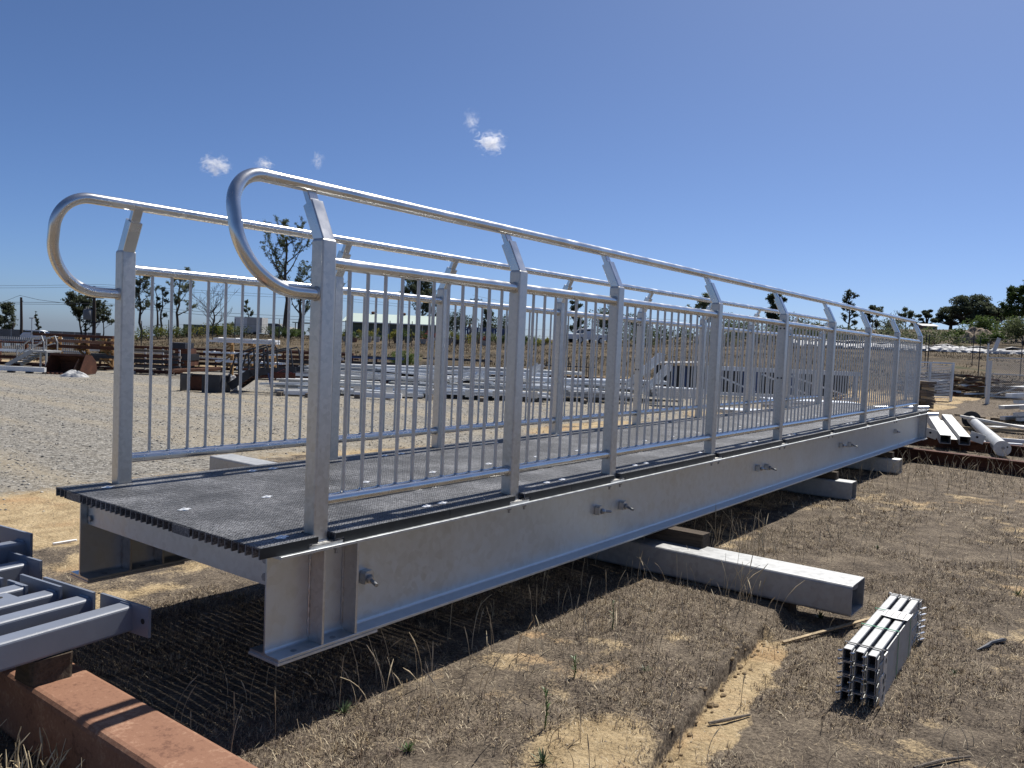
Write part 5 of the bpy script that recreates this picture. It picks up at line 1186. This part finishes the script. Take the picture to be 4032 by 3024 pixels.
def tree(label, px, t_, h, spread, seed, leaf='leaf', bark='bark', lean_=0, bare=.38, nl=6, per=70, clump=.55, size=.13, trunk=.0, group=None, dead=False, epi=0.22, name='gum_tree', multi=1):
    r_ = random.Random(seed); t = bt(name, label, 'tree', px, t_, 0, group); t.location.z -= .1
    tw = trunk or h*.022; W_ = MB(); tips = []; along = []
    def limb(p, d, L, r0, depth):
        pts = [p]; rr = [r0]; q = p.copy(); dd = d.copy(); k_ = 5
        for i in range(k_):
            dd = (dd+Vector((r_.gauss(0, .16), r_.gauss(0, .16), r_.gauss(.05, .10)))).normalized(); q = q+dd*(L/k_); pts.append(q.copy()); rr.append(max(r0*(1-.75*(i+1)/k_), .012))
            along.append((q.copy(), depth))
        W_.tube(pts, rr, 6 if depth < 2 else 4)
        if depth >= 3 or L < h*.05: tips.append(q.copy()); return
        tips.append(q.copy()) if depth >= 1 else None
        for c in range(r_.choice((3, 4, 4)) if depth < 2 else 3):
            i = r_.randint(2, k_); a = r_.uniform(0, 6.28); o_ = Vector((math.cos(a), math.sin(a), r_.uniform(.1, .8))).normalized()
            nd = (dd*.75+o_*.8).normalized(); limb(pts[i].copy(), nd, L*r_.uniform(.45, .7), rr[i]*.7, depth+1)
    for mlt in range(multi):
        base = Vector(((mlt-(multi-1)/2)*.35, r_.uniform(-.2, .2), 0)); top = Vector((lean_*h+(mlt-(multi-1)/2)*spread*.5, r_.uniform(-.2, .2), h*(.93-.12*mlt))); pts = []; rr = []
        for i in range(9):
            f_ = i/8; pts.append(base.lerp(top, f_)+Vector((r_.gauss(0, .012), r_.gauss(0, .012), 0))*h*(1 if 0 < i < 8 else 0)); rr.append(tw*(1-.85*f_)+.012)
        W_.tube(pts, rr, 9); tips.append(top)
        for i in range(nl):
            f_ = bare+(1-bare)*(i+.3)/nl*.92; k = min(int(f_*8), 7); p = pts[k].lerp(pts[k+1], f_*8-k); a = i*2.4+r_.uniform(-.5, .5)
            L = spread*(1.05-.55*max(0, f_-.6)/.4)*r_.uniform(.65, 1.1); limb(p, Vector((math.cos(a), math.sin(a)*.8, r_.uniform(.45, 1.1))).normalized(), L, rr[k]*.55, 1)
            if epi:
                for q in range(3): along.append((p, 1))
    W_.build('trunk', MT[bark], t)
    if not dead:
        cs = list(tips); rd = [clump*.78*r_.uniform(.5, 1.2) for _ in cs]
        if epi:
            for p, dp in along:
                if r_.random() < epi: cs.append(p); rd.append(clump*.42)
        leaves_obj(leaf_quads([tuple(c) for c in cs], rd, max(6, int(per*.26)), size*.8, seed), leaf, t)
    return t
def shrub(label, px, t_, w, h, seed, leaf, group=None, per=260, size=.09, name='shrub', cat='shrub', n_=6, dz=0):
    r_ = random.Random(seed); t = bt(name, label, cat, px, t_, 0, group, dz)
    cs = [(r_.uniform(-.5, .5)*w, r_.uniform(-.4, .4)*w, h*r_.uniform(.3, .72)) for _ in range(n_)]
    W_ = MB()
    for c in cs: W_.tube([(0, 0, 0), (c[0]*.4, c[1]*.4, c[2]*.5), c], [.04, .03, .012], 5)
    W_.build('stems', MT['bark'], t)
    leaves_obj(leaf_quads(cs, [max(w, h)*.36*r_.uniform(.6, 1.2) for _ in cs], int(per*.8), size*.85, seed, .8), leaf, t, 'foliage'); return t
# left skyline
tree('leafy dark tree at the left picture edge behind the power pole', 12, 130, 6.6, 1.6, 1, 'leaf_dark', bare=.25, nl=8, per=110, clump=.75, size=.16)
tree('dead tree stump between the leafy tree and the power pole', 44, 128, 4.2, .25, 2, dead=True, bark='bark', nl=2, trunk=.35)
tree('slim leaning tree with short regrowth right of the power pole', 152, 120, 5.2, .35, 3, 'leaf_dark', lean_=-.13, bare=.2, nl=9, per=60, clump=.35, size=.12, epi=.5)
tree('broad gum tree behind the transformer pole', 322, 100, 5.6, 2.1, 4, 'leaf_dark', bare=.3, nl=8, per=75, clump=.55, size=.13, multi=2)
tree('small gum tree right of the transformer pole', 400, 100, 3.7, 1.3, 5, 'leaf_dark', bare=.4, nl=5, per=60, clump=.42, size=.12)
tree('tall gum tree just right of the left post, with a flat top', 548, 100, 8.2, 1.5, 6, 'leaf_dark', bare=.35, nl=9, per=55, clump=.55, size=.13, lean_=-.04)
tree('bare thin dead tree in the left group', 612, 104, 7.0, .8, 7, dead=True, bark='bark', nl=5, bare=.45)
tree('slender half bare tree in the left group', 628, 98, 6.2, .9, 8, 'leaf_dark', bare=.35, nl=7, per=35, clump=.32, size=.11)
tree('graceful pale gum tree seen between the left balusters', 688, 100, 8.2, 1.7, 9, 'leaf_pale', bare=.3, nl=9, per=45, clump=.45, size=.12, lean_=.05)
tree('dead many limbed tree seen between the left balusters', 825, 90, 5.2, 2.2, 10, dead=True, bark='bark', nl=7, bare=.1, multi=2)
tree('small crooked sapling leaning left behind the white truck', 985, 110, 4.8, .7, 11, 'leaf_pale', bare=.2, nl=8, per=30, clump=.3, size=.12, lean_=-.22, epi=.3)
shrub('bush beside the white box truck', 940, 118, 2.2, 2.4, 12, 'leaf_dark', per=150, size=.16); shrub('small bush right of the white box truck', 1040, 118, 1.6, 1.9, 13, 'leaf_dark', per=120, size=.15); shrub('pale bush left of the white box truck', 905, 116, 1.8, 1.7, 14, 'leaf_pale', per=120, size=.15)
tree('tall burnt gum tree with leaf tufts along its limbs behind the handrail loop', 1112, 80, 10.6, 3.1, 15, 'leaf', 'bark', bare=.42, nl=9, per=55, clump=.42, size=.085, trunk=.24, epi=.75)
tree('gum tree right of the tall burnt one, beside the near post', 1172, 84, 6.2, 2.2, 17, 'leaf_dark', 'bark', bare=.3, nl=7, per=45, clump=.42, size=.10, trunk=.22, epi=.4)
tree('tall gum tree half hidden behind the near post', 1285, 90, 9.0, 1.9, 18, 'leaf', 'bark', bare=.45, nl=7, per=50, clump=.45, size=.11, epi=.5)
tree('tall gum tree with a broad crown behind the shed roof', 1640, 135, 9.4, 2.9, 19, 'leaf_dark', bare=.45, nl=10, per=80, clump=.75, size=.15, multi=2)
tree('gum tree right of the broad crowned one behind the shed', 1690, 133, 6.6, 1.6, 20, 'leaf_dark', bare=.4, nl=7, per=60, clump=.55, size=.14)
shrub('round dark tree right of the shed gable', 1795, 130, 4.2, 4.6, 21, 'leaf_dark', per=300, size=.17, cat='tree', name='round_tree', n_=10)
shrub('round dark tree beyond the blue wall', 1950, 130, 3.6, 4.2, 22, 'leaf_dark', per=260, size=.17, cat='tree', name='round_tree', n_=9)
tree('small pointed conifer between the round trees', 1912, 120, 5.0, .9, 23, 'leaf_dark', bare=.1, nl=12, per=60, clump=.45, size=.13)
tree('narrow tree behind the third near panel', 2258, 115, 6.2, .9, 24, 'leaf_dark', bare=.1, nl=10, per=70, clump=.5, size=.14)
shrub('dense dark tree behind the white utility', 2385, 118, 4.0, 5.6, 25, 'leaf_dark', per=320, size=.17, cat='tree', name='round_tree', n_=12)
shrub('dark bushy tree behind the left rail of the fourth panel', 2470, 120, 4.0, 4.4, 26, 'leaf_dark', per=300, size=.17, cat='tree', name='round_tree', n_=10)
tree('loose crowned gum tree behind the fourth panel', 2760, 120, 6.4, 2.0, 27, 'leaf_pale', bare=.3, nl=8, per=70, clump=.6, size=.15)
tree('dark conifer like tree behind the fifth near post', 3035, 110, 6.6, 1.3, 28, 'leaf_dark', bare=.08, nl=14, per=80, clump=.55, size=.15)
shrub('broad pale scrub behind the fifth panel', 2900, 115, 5.5, 3.0, 29, 'leaf_pale', per=260, size=.17, n_=10); shrub('dark scrub below the far railing', 3120, 112, 5.0, 2.6, 30, 'leaf_dark', per=220, size=.17, n_=9)
tree('thin half bare gum tree above the sixth panel', 3325, 112, 6.8, 1.0, 31, 'leaf_dark', bare=.2, nl=10, per=40, clump=.4, size=.13, epi=.25)
tree('gum tree above the seventh panel', 3415, 118, 4.2, 1.4, 32, 'leaf_dark', bare=.25, nl=7, per=70, clump=.55, size=.14)
shrub('scrubby bush above the last panels, left one', 3480, 120, 4.0, 2.4, 33, 'leaf_pale', per=200, size=.16, n_=8)
tree('small leafless tree above the eighth panel', 3500, 118, 3.6, 1.0, 34, dead=True, bark='bark', nl=6, bare=.2)
tree('small gum tree left of the hill house', 3550, 130, 3.8, 1.3, 35, 'leaf_dark', bare=.25, nl=7, per=60, clump=.5, size=.14)
# hill on the right
def dome(label, px, t_, w, h, seed, leaf='leaf_dark', per=300, n_=24):
    r_ = random.Random(seed); t = bt('spreading_tree', label, 'tree', px, t_); W_ = MB(); cs = []; rd = []
    W_.tube([(0, 0, -.2), (.1, 0, h*.2), (-.1, .1, h*.5)], [.45, .36, .22], 9)
    for i in range(n_):
        a = r_.uniform(0, 6.28); f_ = math.sqrt(r_.random()); x, y = math.cos(a)*f_*w, math.sin(a)*f_*w*.8; z = h*(.92-.5*f_*f_)*r_.uniform(.62, 1.0); cs.append((x, y, z)); rd.append(w*.24*r_.uniform(.7, 1.15))
        W_.tube([(0, 0, h*.22), (x*.5, y*.5, z*.72), (x, y, z)], [.18, .10, .03], 6)
    W_.build('trunk', MT['bark'], t); leaves_obj(leaf_quads(cs, rd, per, .21, seed, .55), leaf, t); return t
dome('largest dark dome shaped tree on the hill at right', 3805, 190, 6.6, 10.0, 41, per=330, n_=44)
dome('dark spreading tree right of the largest one on the hill', 3905, 185, 4.6, 7.0, 42)
dome('dark spreading tree left of the largest one on the hill', 3725, 195, 4.0, 6.0, 43)
dome('smaller dark tree at the left end of the hill group', 3632, 192, 3.0, 5.4, 44, per=300, n_=14)
tree('tall loose green tree at the right picture edge', 3985, 105, 7.2, 2.0, 45, 'leaf_green', bare=.2, nl=12, per=110, clump=.7, size=.15)
shrub('green bushy tree in front of the hill trees at right', 3900, 98, 4.5, 3.6, 46, 'leaf_green', per=330, size=.16, n_=12)
shrub('dark green bush at the right edge behind the fence', 4020, 90, 4.0, 3.2, 47, 'leaf', per=300, size=.15, n_=10)
shrub('yellow green bush by the dirt mound', 3880, 86, 2.0, 1.6, 48, 'leaf_green', per=260, size=.12); shrub('small sapling bush left of the dirt mound', 3745, 92, 1.8, 2.4, 49, 'leaf_green', per=200, size=.13)
shrub('low scrub on the slope below the house', 3680, 80, 3.5, 1.2, 50, 'leaf', per=200, size=.12); shrub('low scrub behind the white bales', 3560, 82, 4.0, 1.3, 52, 'leaf', per=200, size=.13)
for i in range(9): shrub(ORDS[i]+' low scrub from the left along the slope behind the far railing', 2480+i*125, 78+5*(i % 3), 4.0, 1.7, 60+i, ['leaf', 'leaf_dark', 'leaf_pale'][i % 3], 'scrub along the right slope', per=170, size=.15)
# nursery plants
ri = random.Random(5); cnt = {}
for i in range(46):
    px = 1060+i*24+ri.uniform(-8, 8); k = ri.random(); lf = 'leaf_green' if k < .5 else ('leaf_yellow' if k < .72 else ('leaf' if k < .9 else 'leaf_red'))
    cnt[lf] = cnt.get(lf, 0)+1
    shrub(ORDS[cnt[lf]-1]+' '+{'leaf_green': 'green nursery shrub from the left on the bank', 'leaf_yellow': 'yellow leaved nursery shrub from the left on the bank', 'leaf': 'dark green nursery shrub from the left on the bank', 'leaf_red': 'red leaved nursery shrub from the left on the bank'}[lf], px, 69+ri.uniform(-2, 6), ri.uniform(.7, 1.4), ri.uniform(.6, 1.25), 100+i, lf, {'leaf_green': 'green nursery shrubs', 'leaf_yellow': 'yellow nursery shrubs', 'leaf': 'dark nursery shrubs', 'leaf_red': 'red nursery shrubs'}[lf], per=110, size=.075, n_=4)
shrub('bushy green shrub on the slope between the pipe racks', 1565, 34, 1.1, 1.05, 161, 'leaf_green', per=300, size=.05, n_=8)
for i in range(12): shrub(ORDS[i]+' bush from the left along the fence behind the low rack', 540+i*38, 72, 1.8, 1.1, 170+i, ['leaf_yellow', 'leaf_green', 'leaf'][i % 3], 'bushes along the left fence line', per=110, size=.09, n_=4)
shrub('dark bush at the end of the ochre rack', 440, 32, 1.1, 1.15, 190, 'leaf_dark', per=300, size=.06, n_=8)

# ------------------------------------------------------------------ poles and wires
def pole(label, px, t_, h, r_, extra=None, cross=False):
    t = bt('power_pole', label, 'power pole', px, t_, 0, None, -.5); part(t, 'pole', 'pole', lambda m_: m_.tube([(0, 0, 0), (.02*h/10, 0, h*.5), (-.01*h, 0, h)], [r_, r_*.88, r_*.72], 12))
    if cross:
        part(t, 'cross_arm', 'pole', lambda m_: m_.box(-.9, .9, -.06, .06, h*.86, h*.86+.11))
        for x in (-.8, -.3, .3, .8): part(t, 'insulator', 'concrete', lambda m_: m_.tube([(x, 0, h*.86+.11), (x, 0, h*.86+.26)], .05, 8))
    else: part(t, 'bracket', 'black_steel', lambda m_: m_.tube([(0, 0, h-.5), (.25, -.1, h-.52)], .06, 6))
    if extra: extra(t, h)
    return t
pole('dark timber power pole at far left beside the leafy tree', 78, 110, 6.9, .20)
def transformer(t, h):
    tr = part(t, 'transformer', 'fence_grey', lambda m_: m_.tube([(-.55, -.2, h*.44), (-.55, -.2, h*.44+.1), (-.55, -.2, h*.44+1.0), (-.55, -.2, h*.44+1.1)], [.40, .45, .45, .34], 14))
    for q in range(3): part(tr, 'bushing', 'concrete', lambda m_: m_.tube([(-.75+.2*q, -.2, h*.44+1.08), (-.75+.2*q, -.2, h*.44+1.35)], .05, 7))
    part(t, 'platform', 'black_steel', lambda m_: m_.box(-1.0, .55, -.35, .2, h*.40, h*.40+.09)); part(t, 'cross_arm', 'pole', lambda m_: m_.box(-.9, .95, -.06, .06, h*.80, h*.80+.10))
    part(t, 'cable', 'wire', lambda m_: m_.tube([(-.35, 0, h), (-.38, 0, h*.86), (-.55, 0, h*.78), (-.7, 0, h*.66)], .03, 5)); part(t, 'cable', 'wire', lambda m_: m_.tube([(.3, 0, h*.58), (.55, 0, h*.5), (.5, 0, h*.38), (.15, 0, h*.3)], .03, 5))
pole('timber power pole carrying a grey transformer behind the left handrail loop', 364, 85, 6.3, .19, transformer)
pole('power pole with a cross arm right of the shed', 1862, 120, 7.2, .17, None, True)
pole('short power pole with a cross arm behind the fourth panel', 2705, 125, 5.4, .16, None, True)
pole('thin far power pole behind the third panel', 2177, 140, 6.5, .15)
def wire(label, pts, r_=.022):
    P_ = [sky_pt(*p) for p in pts]; o = MB().tube([p-P_[0] for p in P_], r_, 4).build('power_line', MT['wire'], None, P_[0]); tag(o, label, 'power line', 'power lines across the sky')
wl_ = 'thin power line crossing the sky low behind the railings'
for y0, y1, y2, nm in ((1125, 1120, 1150, 'topmost'), (1134, 1128, 1160, 'second highest')): wire(nm+' '+wl_, [(-60, y0, 150), (150, y0-1, 150), (400, y1, 150), (640, y1+14, 150), (900, y2, 150), (1350, y2+24, 150), (1800, y2+70, 150)])
for y0, y1, y2, nm in ((1186, 1197, 1228, 'third highest'), (1193, 1203, 1240, 'fourth highest')): wire(nm+' '+wl_, [(-60, y0+3, 110), (200, y0+5, 110), (440, y1, 110), (800, y2, 110), (1300, y2+25, 110)])
wire('sagging service line from the left pole to the transformer pole', [(78, 1163, 109), (150, 1180, 104), (250, 1193, 97), (364, 1196, 86)]); wire('service line from the left pole out of the picture', [(78, 1163, 109), (30, 1182, 112), (-40, 1205, 115)])
for y, nm in ((1162, 'upper'), (1175, 'lower')): wire(nm+' thin power line running right from the cross arm pole by the shed', [(1862, y, 120), (1980, y+26, 130), (2180, y+60, 140), (2420, y+85, 140), (2705, y+100, 125)], .016)
t = bt('light_mast', 'thin mast with a small lamp head near the white car', 'mast', 119, 70); part(t, 'mast', 'galv_dull', lambda m_: m_.tube([(0, 0, 0), (0, 0, 2.5)], .04, 6)); part(t, 'lamp_head', 'galv_dull', lambda m_: m_.box(-.18, .18, -.08, .08, 2.5, 2.6))
# ------------------------------------------------------------------ clouds
def cloud(label, px, py, t_, w, h, seed, dens, sc):
    c = sky_pt(px, py, t_); k = t_/FPX; o = bpy.data.objects.new('cloud', None)
    bm_ = MB(); n_ = 16
    rings = [[(math.cos(2*math.pi*i/n_)*math.sin(math.pi*j/9)*w*k, math.sin(2*math.pi*i/n_)*math.sin(math.pi*j/9)*w*k*.7, -math.cos(math.pi*j/9)*h*k) for i in range(n_)] for j in range(1, 9)]
    bm_.loft(rings, True, True)
    m = bpy.data.materials.new('cloud_vapour'); m.use_nodes = True; n = m.node_tree.nodes; l = m.node_tree.links; n.remove(n['Principled BSDF'])
    pv = n.new('ShaderNodeVolumePrincipled'); pv.inputs['Color'].default_value = (1, 1, 1, 1); pv.inputs['Anisotropy'].default_value = .45
    tc = n.new('ShaderNodeTexCoord'); mp = n.new('ShaderNodeMapping'); mp.inputs['Scale'].default_value = (1/(w*k), 1/(w*k*.7), 1/(h*k)); l.new(tc.outputs['Object'], mp.inputs[0])
    ln = n.new('ShaderNodeVectorMath'); ln.operation = 'LENGTH'; l.new(mp.outputs[0], ln.inputs[0])
    mp2 = n.new('ShaderNodeMapping'); mp2.inputs['Location'].default_value = (seed*3.1, seed*1.7, seed); mp2.inputs['Scale'].default_value = (sc, sc, sc*1.2); l.new(mp.outputs[0], mp2.inputs[0])
    nz = noise(n, l, 1.0, 9, .70, mp2.outputs[0], 1.0)
    f = fmath(n, l, 'SUBTRACT', fmath(n, l, 'SUBTRACT', nz, .36), fmath(n, l, 'MULTIPLY', ln.outputs['Value'], .24))
    f = fmath(n, l, 'MULTIPLY', fmath(n, l, 'MAXIMUM', f, 0), dens); l.new(f, pv.inputs['Density']); l.new(pv.outputs[0], n['Material Output'].inputs['Volume'])
    ob = bm_.build('cloud', m, None, c); ob.rotation_euler = (0, 0, RZ); tag(ob, label, 'cloud'); bpy.data.objects.remove(o)
cloud('small white wispy cloud left of the near handrail loop', 850, 652, 1500, 70, 56, 2, .6, 1.9)
cloud('tiny wisp of cloud just above the near handrail loop', 1040, 645, 1500, 46, 32, 5, .5, 1.8)
cloud('thin slanting wisp of cloud right of the tiny wisp', 1250, 630, 1500, 32, 46, 9, .36, 1.7)
cloud('brightest small cloud in the upper middle of the sky', 1932, 560, 1500, 74, 58, 4, .85, 1.8)
cloud('faint streak of cloud above the brightest small cloud', 1858, 475, 1500, 40, 54, 12, .28, 1.7)
